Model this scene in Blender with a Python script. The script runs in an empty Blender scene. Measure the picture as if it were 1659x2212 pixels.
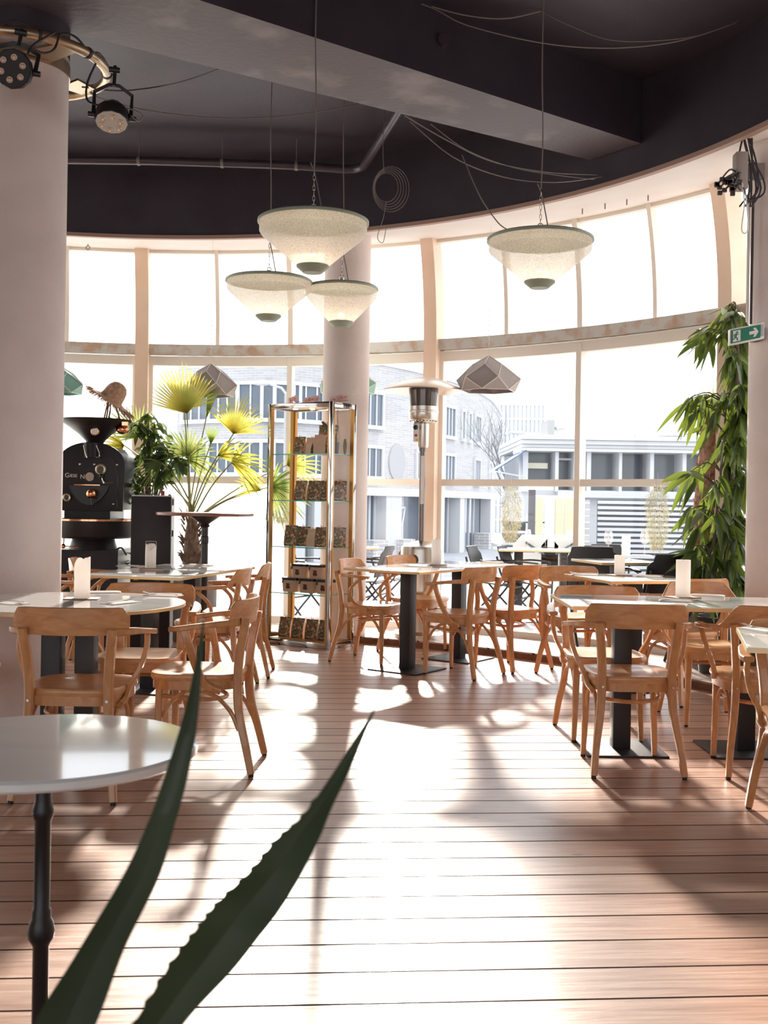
import bpy, bmesh, math, random
from mathutils import Vector, Matrix
random.seed(7)
PI = math.pi
C = bpy.context.scene.collection
sc = bpy.context.scene

# ------------------------------------------------------------------ camera, light, exposure
FPX, CAMH, ROLL = 2350.0, 1.23, 0.0157
cam = bpy.data.cameras.new('camera'); camo = bpy.data.objects.new('camera', cam); C.objects.link(camo)
cam.sensor_fit = 'VERTICAL'; cam.sensor_height = 36.0; cam.lens = FPX / 2212 * 36.0
cam.shift_y = -21 / 2212.0
cam.clip_start = 0.05; cam.clip_end = 500
cam.dof.use_dof = True; cam.dof.focus_distance = 6.0; cam.dof.aperture_fstop = 9.0
camo.matrix_world = Matrix.Translation((0, 0, CAMH)) @ Matrix.Rotation(PI / 2, 4, 'X') @ Matrix.Rotation(ROLL, 4, 'Z')
sc.camera = camo

world = bpy.data.worlds.new('sky'); sc.world = world; world.use_nodes = True
bg = world.node_tree.nodes['Background']
bg.inputs[0].default_value = (0.93, 0.965, 1.0, 1); bg.inputs[1].default_value = 1.8
sl = bpy.data.lights.new('sun', 'SUN'); so = bpy.data.objects.new('sun', sl); C.objects.link(so)
sl.energy = 7.5; sl.angle = math.radians(3.5); sl.color = (1.0, 0.90, 0.79)
SUN_EL = math.radians(23.5)
so.rotation_euler = (-(PI / 2 - SUN_EL), 0, math.radians(1.5)); so.location = (0, 30, 20)
sc.view_settings.view_transform = 'Standard'; sc.view_settings.look = 'None'
sc.view_settings.gamma = 1.0; sc.view_settings.use_curve_mapping = False
sc.view_settings.exposure = 0.55

# ------------------------------------------------------------------ pixel geometry (measuring the room from the photograph)
def uvp(px, py):
    u, v = px - 829.5, py - 1085.0
    c, s = math.cos(ROLL), math.sin(ROLL)
    return (u * c + v * s) / FPX, (-u * s + v * c) / FPX
def D(px, py, d):
    a, b = uvp(px, py)
    return Vector((a * d, d, CAMH - b * d))
def G(px, py, z=0.0):
    a, b = uvp(px, py)
    d = (CAMH - z) / b
    return Vector((a * d, d, z))

# ------------------------------------------------------------------ materials
def mat(name, col, rough=0.5, metal=0.0, col2=None, scale=8.0, stretch=(1, 1, 1), bump=0.0, bscale=60.0, spec=0.5, coat=0.0, detail=6.0, lo=0.35, hi=0.65):
    m = bpy.data.materials.new(name); m.use_nodes = True
    nt = m.node_tree; b = nt.nodes['Principled BSDF']
    b.inputs['Base Color'].default_value = (*col, 1); b.inputs['Roughness'].default_value = rough
    b.inputs['Metallic'].default_value = metal; b.inputs['Specular IOR Level'].default_value = spec
    b.inputs['Coat Weight'].default_value = coat
    tc = nt.nodes.new('ShaderNodeTexCoord'); mp = nt.nodes.new('ShaderNodeMapping')
    mp.inputs['Scale'].default_value = stretch
    nt.links.new(tc.outputs['Object'], mp.inputs[0])
    if col2:
        n = nt.nodes.new('ShaderNodeTexNoise'); n.inputs['Scale'].default_value = scale; n.inputs['Detail'].default_value = detail
        r = nt.nodes.new('ShaderNodeValToRGB')
        r.color_ramp.elements[0].color = (*col, 1); r.color_ramp.elements[0].position = lo
        r.color_ramp.elements[1].color = (*col2, 1); r.color_ramp.elements[1].position = hi
        nt.links.new(mp.outputs[0], n.inputs[0]); nt.links.new(n.outputs[0], r.inputs[0]); nt.links.new(r.outputs[0], b.inputs['Base Color'])
    if bump:
        n2 = nt.nodes.new('ShaderNodeTexNoise'); n2.inputs['Scale'].default_value = bscale; n2.inputs['Detail'].default_value = 4
        bp = nt.nodes.new('ShaderNodeBump'); bp.inputs['Strength'].default_value = bump; bp.inputs['Distance'].default_value = 0.01
        nt.links.new(mp.outputs[0], n2.inputs[0]); nt.links.new(n2.outputs[0], bp.inputs['Height']); nt.links.new(bp.outputs[0], b.inputs['Normal'])
    return m

def leaf_mat(name, col, tcol, mix=0.5, rough=0.4, col2=None, tcol2=None):
    m = bpy.data.materials.new(name); m.use_nodes = True
    nt = m.node_tree; b = nt.nodes['Principled BSDF']; out = nt.nodes['Material Output']
    b.inputs['Base Color'].default_value = (*col, 1); b.inputs['Roughness'].default_value = rough
    t = nt.nodes.new('ShaderNodeBsdfTranslucent'); t.inputs[0].default_value = (*tcol, 1)
    mx = nt.nodes.new('ShaderNodeMixShader'); mx.inputs[0].default_value = mix
    tc = nt.nodes.new('ShaderNodeTexCoord')
    n = nt.nodes.new('ShaderNodeTexNoise'); n.inputs['Scale'].default_value = 5
    nt.links.new(tc.outputs['Object'], n.inputs[0])
    for c1, c2, sock in ((col, col2, b.inputs['Base Color']), (tcol, tcol2, t.inputs[0])):
        if c2:
            r = nt.nodes.new('ShaderNodeValToRGB')
            r.color_ramp.elements[0].color = (*c1, 1); r.color_ramp.elements[0].position = .4
            r.color_ramp.elements[1].color = (*c2, 1); r.color_ramp.elements[1].position = .62
            nt.links.new(n.outputs[0], r.inputs[0]); nt.links.new(r.outputs[0], sock)
    nt.links.new(b.outputs[0], mx.inputs[1]); nt.links.new(t.outputs[0], mx.inputs[2]); nt.links.new(mx.outputs[0], out.inputs[0])
    return m

def thin_glass(name, tint=(1, 1, 1), refl=0.06, rough=0.0, haze=0.0, hcol=(1, 1, 1), bump=0.0, bscale=90):
    """thin pane: transparent, a fresnel reflection, and (frosted / ribbed glass) a translucent share"""
    m = bpy.data.materials.new(name); m.use_nodes = True
    nt = m.node_tree; nt.nodes.remove(nt.nodes['Principled BSDF']); out = nt.nodes['Material Output']
    tr = nt.nodes.new('ShaderNodeBsdfTransparent'); tr.inputs[0].default_value = (*tint, 1)
    gl = nt.nodes.new('ShaderNodeBsdfGlossy'); gl.inputs['Roughness'].default_value = rough
    lw = nt.nodes.new('ShaderNodeLayerWeight'); lw.inputs[0].default_value = 0.18
    ma = nt.nodes.new('ShaderNodeMath'); ma.operation = 'MULTIPLY_ADD'; ma.inputs[1].default_value = 0.6; ma.inputs[2].default_value = refl
    nt.links.new(lw.outputs['Facing'], ma.inputs[0])
    # facing^3-ish: keep it low when seen square on
    pw = nt.nodes.new('ShaderNodeMath'); pw.operation = 'POWER'; pw.inputs[1].default_value = 3.0
    nt.links.new(lw.outputs['Facing'], pw.inputs[0]); nt.links.new(pw.outputs[0], ma.inputs[0])
    mx = nt.nodes.new('ShaderNodeMixShader'); nt.links.new(ma.outputs[0], mx.inputs[0])
    base = tr.outputs[0]
    if haze:
        tl = nt.nodes.new('ShaderNodeBsdfTranslucent'); tl.inputs[0].default_value = (*hcol, 1)
        df = nt.nodes.new('ShaderNodeBsdfDiffuse'); df.inputs[0].default_value = (*hcol, 1)
        m0 = nt.nodes.new('ShaderNodeMixShader'); m0.inputs[0].default_value = 0.2
        nt.links.new(tl.outputs[0], m0.inputs[1]); nt.links.new(df.outputs[0], m0.inputs[2])
        m2 = nt.nodes.new('ShaderNodeMixShader'); m2.inputs[0].default_value = haze
        nt.links.new(tr.outputs[0], m2.inputs[1]); nt.links.new(m0.outputs[0], m2.inputs[2]); base = m2.outputs[0]
        if bump:
            tc = nt.nodes.new('ShaderNodeTexCoord')
            n2 = nt.nodes.new('ShaderNodeTexVoronoi'); n2.inputs['Scale'].default_value = bscale
            bp = nt.nodes.new('ShaderNodeBump'); bp.inputs['Strength'].default_value = bump; bp.inputs['Distance'].default_value = 0.01
            nt.links.new(tc.outputs['Object'], n2.inputs[0]); nt.links.new(n2.outputs[0], bp.inputs['Height'])
            for s in (tl, df, gl): nt.links.new(bp.outputs[0], s.inputs['Normal'])
            hz = nt.nodes.new('ShaderNodeMath'); hz.operation = 'MULTIPLY_ADD'; hz.inputs[1].default_value = -0.35; hz.inputs[2].default_value = haze + .12
            nt.links.new(n2.outputs[0], hz.inputs[0]); nt.links.new(hz.outputs[0], m2.inputs[0])
    nt.links.new(base, mx.inputs[1]); nt.links.new(gl.outputs[0], mx.inputs[2]); nt.links.new(mx.outputs[0], out.inputs[0])
    return m

def board_mat(name, cA, cB, cC, gap, width, rot, rough=0.36, gapw=0.005, length=2.6, wear=None):
    m = bpy.data.materials.new(name); m.use_nodes = True
    nt = m.node_tree; b = nt.nodes['Principled BSDF']; L = nt.links; b.inputs['Coat Weight'].default_value = .5; b.inputs['Coat Roughness'].default_value = .28
    tc = nt.nodes.new('ShaderNodeTexCoord'); mp = nt.nodes.new('ShaderNodeMapping'); mp.inputs['Rotation'].default_value = (0, 0, rot); mp.inputs['Location'].default_value = (25.3, .04, 0)
    L.new(tc.outputs['Object'], mp.inputs[0])
    br = nt.nodes.new('ShaderNodeTexBrick'); br.offset = 0.37; br.offset_frequency = 2
    br.inputs['Scale'].default_value = 1.0; br.inputs['Brick Width'].default_value = length; br.inputs['Row Height'].default_value = width
    br.inputs['Mortar Size'].default_value = gapw; br.inputs['Mortar Smooth'].default_value = 0.3; br.inputs['Bias'].default_value = 0
    br.inputs['Color1'].default_value = (0, 0, 0, 1); br.inputs['Color2'].default_value = (1, 1, 1, 1); br.inputs['Mortar'].default_value = (.5, .5, .5, 1)
    L.new(mp.outputs[0], br.inputs[0])
    gm = nt.nodes.new('ShaderNodeMapping'); gm.inputs['Scale'].default_value = (1.2, 16, 1); L.new(mp.outputs[0], gm.inputs[0])
    # every board has its own grain offset
    ad = nt.nodes.new('ShaderNodeVectorMath'); ad.operation = 'ADD'; L.new(gm.outputs[0], ad.inputs[0])
    sc_ = nt.nodes.new('ShaderNodeVectorMath'); sc_.operation = 'SCALE'; sc_.inputs['Scale'].default_value = 31; L.new(br.outputs['Color'], sc_.inputs[0]); L.new(sc_.outputs[0], ad.inputs[1])
    n = nt.nodes.new('ShaderNodeTexNoise'); n.inputs['Scale'].default_value = 2.2; n.inputs['Detail'].default_value = 9; n.inputs['Roughness'].default_value = .62; n.inputs['Distortion'].default_value = .6
    L.new(ad.outputs[0], n.inputs[0])
    r = nt.nodes.new('ShaderNodeValToRGB'); e = r.color_ramp.elements
    e[0].position = .3; e[0].color = (*cA, 1); e[1].position = .7; e[1].color = (*cC, 1); k = e.new(.5); k.color = (*cB, 1)
    L.new(n.outputs[0], r.inputs[0])
    mb = nt.nodes.new('ShaderNodeMix'); mb.data_type = 'RGBA'; mb.blend_type = 'MULTIPLY'; mb.inputs[0].default_value = 1
    vr = nt.nodes.new('ShaderNodeValToRGB'); vr.color_ramp.elements[0].color = (.78, .76, .75, 1); vr.color_ramp.elements[1].color = (1.1, 1.1, 1.1, 1)
    L.new(br.outputs['Color'], vr.inputs[0]); L.new(r.outputs[0], mb.inputs[6]); L.new(vr.outputs[0], mb.inputs[7])
    # knots
    vo = nt.nodes.new('ShaderNodeTexVoronoi'); vo.inputs['Scale'].default_value = 1.7
    km = nt.nodes.new('ShaderNodeMapping'); km.inputs['Scale'].default_value = (1, 2.4, 1); L.new(mp.outputs[0], km.inputs[0]); L.new(km.outputs[0], vo.inputs[0])
    kr = nt.nodes.new('ShaderNodeValToRGB'); kr.color_ramp.elements[0].position = .02; kr.color_ramp.elements[0].color = (.35, .35, .35, 1); kr.color_ramp.elements[1].position = .055; kr.color_ramp.elements[1].color = (1, 1, 1, 1)
    L.new(vo.outputs[0], kr.inputs[0])
    mk = nt.nodes.new('ShaderNodeMix'); mk.data_type = 'RGBA'; mk.blend_type = 'MULTIPLY'; mk.inputs[0].default_value = .9
    L.new(mb.outputs[2], mk.inputs[6]); L.new(kr.outputs[0], mk.inputs[7])
    mg = nt.nodes.new('ShaderNodeMix'); mg.data_type = 'RGBA'; L.new(br.outputs['Fac'], mg.inputs[0]); L.new(mk.outputs[2], mg.inputs[6]); mg.inputs[7].default_value = (*gap, 1)
    L.new(mg.outputs[2], b.inputs['Base Color'])
    rr = nt.nodes.new('ShaderNodeMapRange'); rr.inputs[3].default_value = rough - .07; rr.inputs[4].default_value = rough + .12; L.new(n.outputs[0], rr.inputs[0]); L.new(rr.outputs[0], b.inputs['Roughness'])
    bp = nt.nodes.new('ShaderNodeBump'); bp.inputs['Strength'].default_value = .5; bp.inputs['Distance'].default_value = .004
    sb = nt.nodes.new('ShaderNodeMath'); sb.operation = 'MULTIPLY_ADD'; sb.inputs[1].default_value = -2.2; L.new(br.outputs['Fac'], sb.inputs[0]); L.new(n.outputs[0], sb.inputs[2])
    iv = nt.nodes.new('ShaderNodeMath'); iv.operation = 'MULTIPLY_ADD'; iv.inputs[1].default_value = -.5; iv.inputs[2].default_value = .5; L.new(br.outputs['Fac'], iv.inputs[0])
    L.new(iv.outputs[0], b.inputs['Coat Weight']); L.new(iv.outputs[0], b.inputs['Specular IOR Level'])
    L.new(sb.outputs[0], bp.inputs['Height']); L.new(bp.outputs[0], b.inputs['Normal'])
    return m

def brick_mat(name, c1, c2, mortar, scale=6.0, w=.5, h=.12, rough=.9):
    m = bpy.data.materials.new(name); m.use_nodes = True
    nt = m.node_tree; b = nt.nodes['Principled BSDF']; L = nt.links
    tc = nt.nodes.new('ShaderNodeTexCoord'); sp = nt.nodes.new('ShaderNodeSeparateXYZ'); cb = nt.nodes.new('ShaderNodeCombineXYZ')
    L.new(tc.outputs['Object'], sp.inputs[0]); L.new(sp.outputs[0], cb.inputs[0]); L.new(sp.outputs[2], cb.inputs[1])
    br = nt.nodes.new('ShaderNodeTexBrick'); br.inputs['Scale'].default_value = scale; br.inputs['Brick Width'].default_value = w; br.inputs['Row Height'].default_value = h
    br.inputs['Mortar Size'].default_value = .012
    br.inputs['Color1'].default_value = (*c1, 1); br.inputs['Color2'].default_value = (*c2, 1); br.inputs['Mortar'].default_value = (*mortar, 1)
    L.new(cb.outputs[0], br.inputs[0]); L.new(br.outputs[0], b.inputs['Base Color']); b.inputs['Roughness'].default_value = rough
    return m

def wood_grain(name, c1, c2, c3, rough=.32, coat=.25, axis=(1.5, 1.5, 1.5)):
    m = mat(name, c1, rough, coat=coat, col2=c2, scale=7, stretch=axis, detail=8, lo=.3, hi=.7)
    nt = m.node_tree
    for nd in nt.nodes:
        if nd.type == 'VALTORGB':
            e = nd.color_ramp.elements.new(.5); e.color = (*c3, 1)
        if nd.type == 'TEX_NOISE': nd.inputs['Distortion'].default_value = .8
    return m

M_floor = board_mat('floor_boards', (.40, .20, .125), (.54, .30, .20), (.68, .43, .31), (.035, .016, .012), .18, math.radians(-4.5), rough=.30, length=60)
M_ring = board_mat('ring_boards_sheen', (.34, .24, .19), (.50, .38, .32), (.62, .5, .43), (.06, .04, .03), .16, math.radians(62), rough=.30, length=60)  # same boards as the floor, window sheen put in as greyer colour
M_stepface = mat('step_face_wood', (.16, .075, .045), .5, col2=(.26, .13, .08), scale=6)
M_beech = wood_grain('beech_wood', (.52, .235, .088), (.70, .375, .165), (.62, .305, .125), axis=(3, 3, 1.2))
M_beech2 = wood_grain('beech_plywood', (.55, .25, .098), (.73, .40, .18), (.65, .325, .138), axis=(1.2, 3, 5))
M_marble = mat('white_marble', (.86, .85, .83), .08, col2=(.68, .69, .70), scale=3.2, stretch=(1, 2.5, 1), detail=9, lo=.5, hi=.85, coat=.4)
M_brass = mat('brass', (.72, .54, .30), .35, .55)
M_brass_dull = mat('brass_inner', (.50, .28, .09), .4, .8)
M_chrome = mat('chrome', (.50, .48, .47), .08, 1.0)
M_steel = mat('brushed_steel', (.62, .58, .53), .26, 1.0, bump=.05, bscale=200)
M_blacksteel = mat('black_powder_coat', (.018, .017, .02), .42, bump=.1, bscale=300)
M_blackiron = mat('black_cast_iron', (.014, .012, .014), .38)
M_roaster = mat('roaster_black', (.014, .011, .012), .42, col2=(.022, .017, .018), scale=4, spec=.3)
M_copper = mat('copper', (.82, .40, .22), .16, 1.0)
M_column = mat('column_plaster', (.74, .655, .62), .75, col2=(.79, .705, .67), scale=5, bump=.25, bscale=45)
M_dark = mat('dark_ceiling_paint', (.034, .024, .037), .5, col2=(.046, .036, .049), scale=2.5, bump=.15, bscale=30)
M_beam = mat('lit_beam_paint', (.10, .082, .092), .5, col2=(.22, .19, .195), scale=3.0, detail=12, lo=.52, hi=.72, bump=.3, bscale=25)  # dark paint lightened for bounced floor light on the underside, plus peeled patches
M_soffit = mat('soffit_cream', (.84, .77, .72), .6, col2=(.80, .72, .66), scale=3)
M_lip = mat('fascia_lip', (.40, .26, .20), .5)
M_post = mat('window_post_peach', (.80, .60, .45), .5, col2=(.85, .66, .52), scale=3)
M_frame = mat('window_frame_cream', (.86, .80, .72), .45)
M_rust = mat('weathered_steel', (.60, .60, .57), .6, col2=(.52, .36, .26), scale=9, detail=10, lo=.46, hi=.66)
M_wall = mat('wall_paint', (.82, .74, .69), .8)
M_glass = thin_glass('window_glass', refl=.035)
M_frost = thin_glass('frosted_film', haze=.93, hcol=(.93, .96, .93), refl=.03)
M_shelfglass = thin_glass('shelf_glass', tint=(.90, .97, .95), refl=.06)
M_glassedge = mat('glass_edge_green', (.10, .55, .47), .15)
M_wineglass = thin_glass('wine_glass', tint=(.97, .97, .97), refl=.10, haze=.04)
M_lampglass = thin_glass('ribbed_lamp_glass', tint=(.92, .90, .86), refl=.05, rough=.15, haze=.66, hcol=(1, .93, .86), bump=.5, bscale=150)
M_sage = mat('sage_green_metal', (.33, .39, .31), .4)
M_wax = leaf_mat('candle_wax', (.92, .89, .85), (.98, .93, .88), .5, .4)
M_coaster = mat('coaster_brown', (.30, .15, .10), .6)
M_napkin = leaf_mat('napkin_linen', (.88, .84, .80), (.92, .88, .84), .4, .85)
M_cutlery = mat('cutlery_steel', (.65, .62, .6), .2, 1.0)
M_wick = mat('wick', (.05, .04, .03), .9)
M_greyshade = mat('grey_felt_shade', (.42, .38, .37), .8)
M_tealshade = mat('teal_shade', (.25, .50, .42), .7)
M_seam = mat('shade_seam', (.80, .76, .72), .7)
M_cable = mat('cable_dark', (.035, .028, .03), .5)
M_cable_l = mat('cable_grey', (.22, .19, .18), .5)
M_white = mat('white_plastic', (.82, .80, .78), .4)
M_pipe = mat('painted_pipe', (.05, .038, .05), .3)
M_truss = mat('aluminium_tube', (.52, .40, .28), .34, 1.0)
M_lens = mat('lamp_lens', (.70, .58, .48), .12, .4)
M_lensplate = mat('pale_lens_plate', (.62, .64, .60), .3)
M_agave = mat('agave_green', (.030, .045, .018), .55, col2=(.045, .065, .028), scale=6)
M_palm = leaf_mat('palm_leaf', (.28, .30, .07), (.62, .53, .10), .55, col2=(.20, .26, .06), tcol2=(.46, .46, .10))
M_palmg = leaf_mat('palm_leaf_green', (.18, .23, .07), (.42, .46, .14), .45, col2=(.10, .15, .05), tcol2=(.28, .38, .11))
M_stalk = mat('palm_stalk', (.30, .30, .12), .5)
M_bark = mat('palm_bark', (.16, .10, .07), .9, col2=(.30, .20, .15), scale=20, bump=.8, bscale=60)
M_bark_r = mat('fibrous_palm_bark', (.34, .17, .11), .9, col2=(.60, .36, .26), scale=25, bump=.9, bscale=70)
M_shrub = leaf_mat('shrub_leaf', (.03, .05, .025), (.22, .34, .06), .18, .35, col2=(.06, .10, .04), tcol2=(.40, .6, .08))
M_ficus = leaf_mat('long_ficus_leaf', (.04, .065, .025), (.34, .44, .05), .28, .33, col2=(.03, .055, .025), tcol2=(.30, .42, .05))
M_branch = mat('branch_bark', (.10, .075, .05), .8)
M_pot = mat('grey_concrete_pot', (.28, .27, .27), .8, col2=(.36, .35, .35), scale=15)
M_potb = mat('black_pot', (.03, .03, .03), .5)
M_soil = mat('soil', (.05, .035, .025), .95)
M_moss = leaf_mat('hanging_moss', (.74, .73, .62), (.85, .82, .66), .45, .9)
M_straw = mat('straw', (.42, .25, .16), .85, col2=(.60, .40, .27), scale=40, bump=.6, bscale=90)
M_twig = mat('dried_wood', (.26, .13, .08), .8)
M_blackseat = mat('black_moulded_ply', (.016, .016, .019), .42)
M_kraft = mat('kraft_paper', (.60, .43, .31), .8, col2=(.66, .49, .37), scale=20)
M_lidblack = mat('black_plastic', (.012, .012, .013), .3)
M_orchid = leaf_mat('orchid_petal', (.88, .70, .68), (.98, .78, .75), .4, .5)
M_red = mat('red_plastic', (.45, .03, .03), .35)
M_yellow = mat('yellow_plastic', (.75, .50, .05), .4)
M_greensign = mat('exit_green', (.03, .22, .14), .3)
M_orange = mat('warning_orange', (.75, .33, .03), .5)
M_darkrefl = mat('quartz_smoked', (.10, .085, .08), .12, .6)
M_paleprint = mat('pale_lettering', (.75, .70, .65), .5)

def bag_mat():
    m = bpy.data.materials.new('coffee_bag_print'); m.use_nodes = True
    nt = m.node_tree; b = nt.nodes['Principled BSDF']; L = nt.links; b.inputs['Roughness'].default_value = .6
    tc = nt.nodes.new('ShaderNodeTexCoord'); vo = nt.nodes.new('ShaderNodeTexVoronoi'); vo.inputs['Scale'].default_value = 75
    L.new(tc.outputs['Object'], vo.inputs[0]); sp = nt.nodes.new('ShaderNodeSeparateColor'); L.new(vo.outputs['Color'], sp.inputs[0])
    r = nt.nodes.new('ShaderNodeValToRGB'); r.color_ramp.interpolation = 'CONSTANT'; e = r.color_ramp.elements
    e[0].position = 0; e[0].color = (.12, .13, .07, 1); e[1].position = .25; e[1].color = (.27, .15, .09, 1)
    for p, c in ((.45, (.46, .11, .055)), (.58, (.16, .18, .10)), (.70, (.55, .40, .25)), (.88, (.09, .06, .045))):
        k = e.new(p); k.color = (*c, 1)
    L.new(sp.outputs[0], r.inputs[0]); L.new(r.outputs[0], b.inputs['Base Color'])
    return m
M_bag = bag_mat()

# ------------------------------------------------------------------ mesh builder
class MB:
    def __init__(s): s.v = []; s.f = []; s.m = []; s.sm = []
    def add(s, vs, fs, mi=0, smooth=False):
        o = len(s.v); s.v += [tuple(p) for p in vs]
        for f in fs: s.f.append([o + i for i in f]); s.m.append(mi); s.sm.append(smooth)
        return s
    def box(s, a, b, mi=0, rot=None, org=None):
        x0, y0, z0 = a; x1, y1, z1 = b
        vs = [Vector(p) for p in ((x0, y0, z0), (x1, y0, z0), (x1, y1, z0), (x0, y1, z0), (x0, y0, z1), (x1, y0, z1), (x1, y1, z1), (x0, y1, z1))]
        if rot is not None:
            R = rot if isinstance(rot, Matrix) else Matrix.Rotation(rot, 3, 'Z'); o = Vector(org or (0, 0, 0)); vs = [R @ (p - o) + o for p in vs]
        return s.add(vs, [(0, 3, 2, 1), (4, 5, 6, 7), (0, 1, 5, 4), (1, 2, 6, 5), (2, 3, 7, 6), (3, 0, 4, 7)], mi)
    def prism(s, poly, z0, z1, mi=0, smooth=False):
        n = len(poly)
        vs = [(p[0], p[1], z0) for p in poly] + [(p[0], p[1], z1) for p in poly]
        fs = [tuple(range(n - 1, -1, -1)), tuple(range(n, 2 * n))] + [(i, (i + 1) % n, n + (i + 1) % n, n + i) for i in range(n)]
        return s.add(vs, fs, mi, smooth)
    def xprism(s, poly, y0, y1, mi=0, smooth=False):
        """polygon in x,z extruded along y"""
        n = len(poly)
        vs = [(p[0], y0, p[1]) for p in poly] + [(p[0], y1, p[1]) for p in poly]
        fs = [tuple(range(n)), tuple(range(2 * n - 1, n - 1, -1))] + [((i + 1) % n, i, n + i, n + (i + 1) % n) for i in range(n)]
        return s.add(vs, fs, mi, smooth)
    def lathe(s, prof, org=(0, 0, 0), n=32, mi=0, smooth=True, a0=0, a1=2 * PI, mat3=None):
        o = Vector(org); full = abs(a1 - a0 - 2 * PI) < 1e-6; k = n if full else n + 1
        vs = []
        for r, z in prof:
            for i in range(k):
                a = a0 + (a1 - a0) * i / n
                p = Vector((r * math.cos(a), r * math.sin(a), z))
                if mat3 is not None: p = mat3 @ p
                vs.append(o + p)
        fs = []
        for j in range(len(prof) - 1):
            for i in range(n):
                i2 = (i + 1) % k
                fs.append((j * k + i, j * k + i2, (j + 1) * k + i2, (j + 1) * k + i))
        return s.add(vs, fs, mi, smooth)
    def tube(s, pts, r, n=8, mi=0, flat=None, cap=True, up=(0, 0, 1), closed=False, square=False):
        """sweep along pts; r number or list; flat=(w,h) -> rectangular section with w sideways, h along up"""
        P = [Vector(p) for p in pts]; k = len(P); rows = []
        upv = Vector(up); prevx = None
        for i in range(k):
            if closed: t = P[(i + 1) % k] - P[i - 1]
            else: t = (P[min(i + 1, k - 1)] - P[max(i - 1, 0)])
            t.normalize()
            x = t.cross(upv)
            if x.length < 1e-3: x = prevx if prevx is not None else t.cross(Vector((0, 1, 0)))
            x.normalize()
            if prevx is not None and x.dot(prevx) < 0 and flat is None: x = -x
            prevx = x.copy(); y = x.cross(t).normalized()
            if flat is not None:
                fl = flat[i] if isinstance(flat, list) else flat
                w, h = fl[0] / 2, fl[1] / 2; c = min(w, h) * .35
                ring = [(w, h - c), (w - c, h), (-w + c, h), (-w, h - c), (-w, -h + c), (-w + c, -h), (w - c, -h), (w, -h + c)]
                rows.append([P[i] + x * a + y * b for a, b in ring])
            else:
                rr = r[i] if isinstance(r, (list, tuple)) else r
                rows.append([P[i] + x * rr * math.cos(2 * PI * j / n) + y * rr * math.sin(2 * PI * j / n) for j in range(n)])
        n = len(rows[0]); vs = [p for row in rows for p in row]; fs = []
        for i in range(k if closed else k - 1):
            i2 = (i + 1) % k
            for j in range(n):
                j2 = (j + 1) % n; fs.append((i * n + j, i * n + j2, i2 * n + j2, i2 * n + j))
        if cap and not closed:
            fs.append(tuple(range(n - 1, -1, -1))); fs.append(tuple((k - 1) * n + j for j in range(n)))
        return s.add(vs, fs, mi, True)
    def cyl(s, a, b, r, n=16, mi=0, r2=None):
        return s.tube([a, b], [r, r if r2 is None else r2], n, mi)
    def sphere(s, c, r, n=16, mi=0, sc3=(1, 1, 1)):
        m = n // 2; vs = []; 
        for j in range(m + 1):
            t = PI * j / m
            for i in range(n):
                a = 2 * PI * i / n
                vs.append((c[0] + r * sc3[0] * math.sin(t) * math.cos(a), c[1] + r * sc3[1] * math.sin(t) * math.sin(a), c[2] + r * sc3[2] * math.cos(t)))
        fs = [(j * n + i, (j + 1) * n + i, (j + 1) * n + (i + 1) % n, j * n + (i + 1) % n) for j in range(m) for i in range(n)]
        return s.add(vs, fs, mi, True)
    def build(s, name, mats, parent=None, angle=35, bevel=0, loc=None):
        me = bpy.data.meshes.new(name); me.from_pydata(s.v, [], s.f)
        if not isinstance(mats, (list, tuple)): mats = [mats]
        for m in mats: me.materials.append(m)
        me.polygons.foreach_set('material_index', s.m); me.polygons.foreach_set('use_smooth', s.sm)
        bm = bmesh.new(); bm.from_mesh(me); bmesh.ops.remove_doubles(bm, verts=bm.verts, dist=1e-6)
        if bevel: 
            es = [e for e in bm.edges if len(e.link_faces) == 2 and e.calc_face_angle(0) > math.radians(50)]
            bmesh.ops.bevel(bm, geom=es, offset=bevel, segments=2, profile=.6, affect='EDGES', clamp_overlap=True)
        if name not in OPEN: bmesh.ops.recalc_face_normals(bm, faces=bm.faces)
        bm.to_mesh(me); bm.free(); me.update()
        try: me.set_sharp_from_angle(angle=math.radians(angle))
        except Exception: pass
        o = bpy.data.objects.new(name, me); C.objects.link(o)
        if loc is not None: o.location = loc
        if parent is not None: o.parent = parent
        return o
OPEN = {'foliage'}

def thing(name, label, cat, loc=(0, 0, 0), rotz=0.0, group=None):
    o = bpy.data.objects.new(name, None); C.objects.link(o); o.empty_display_size = .1
    o.location = loc; o.rotation_euler = (0, 0, rotz); o['label'] = label; o['category'] = cat
    if group: o['group'] = group
    return o
def tag(o, label, cat, group=None):
    o['label'] = label; o['category'] = cat
    if group: o['group'] = group
    return o
def struct(o): o['kind'] = 'structure'; return o
def copy_tree(o, loc=None, rotz=None, label=None, group=None):
    def rec(a, par):
        c = a.copy(); C.objects.link(c)
        if par is not None: c.parent = par
        for ch in a.children: rec(ch, c)
        return c
    r = rec(o, None)
    if loc is not None: r.location = loc
    if rotz is not None: r.rotation_euler = (0, 0, rotz)
    if label: r['label'] = label
    if group: r['group'] = group
    return r
def catmull(pts, n=6):
    P = [Vector(p) for p in pts]; out = []
    for i in range(len(P) - 1):
        p0 = P[max(i - 1, 0)]; p1 = P[i]; p2 = P[i + 1]; p3 = P[min(i + 2, len(P) - 1)]
        for k in range(n):
            t = k / n
            out.append(.5 * ((2 * p1) + (-p0 + p2) * t + (2 * p0 - 5 * p1 + 4 * p2 - p3) * t * t + (-p0 + 3 * p1 - 3 * p2 + p3) * t ** 3))
    out.append(P[-1]); return out
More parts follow.
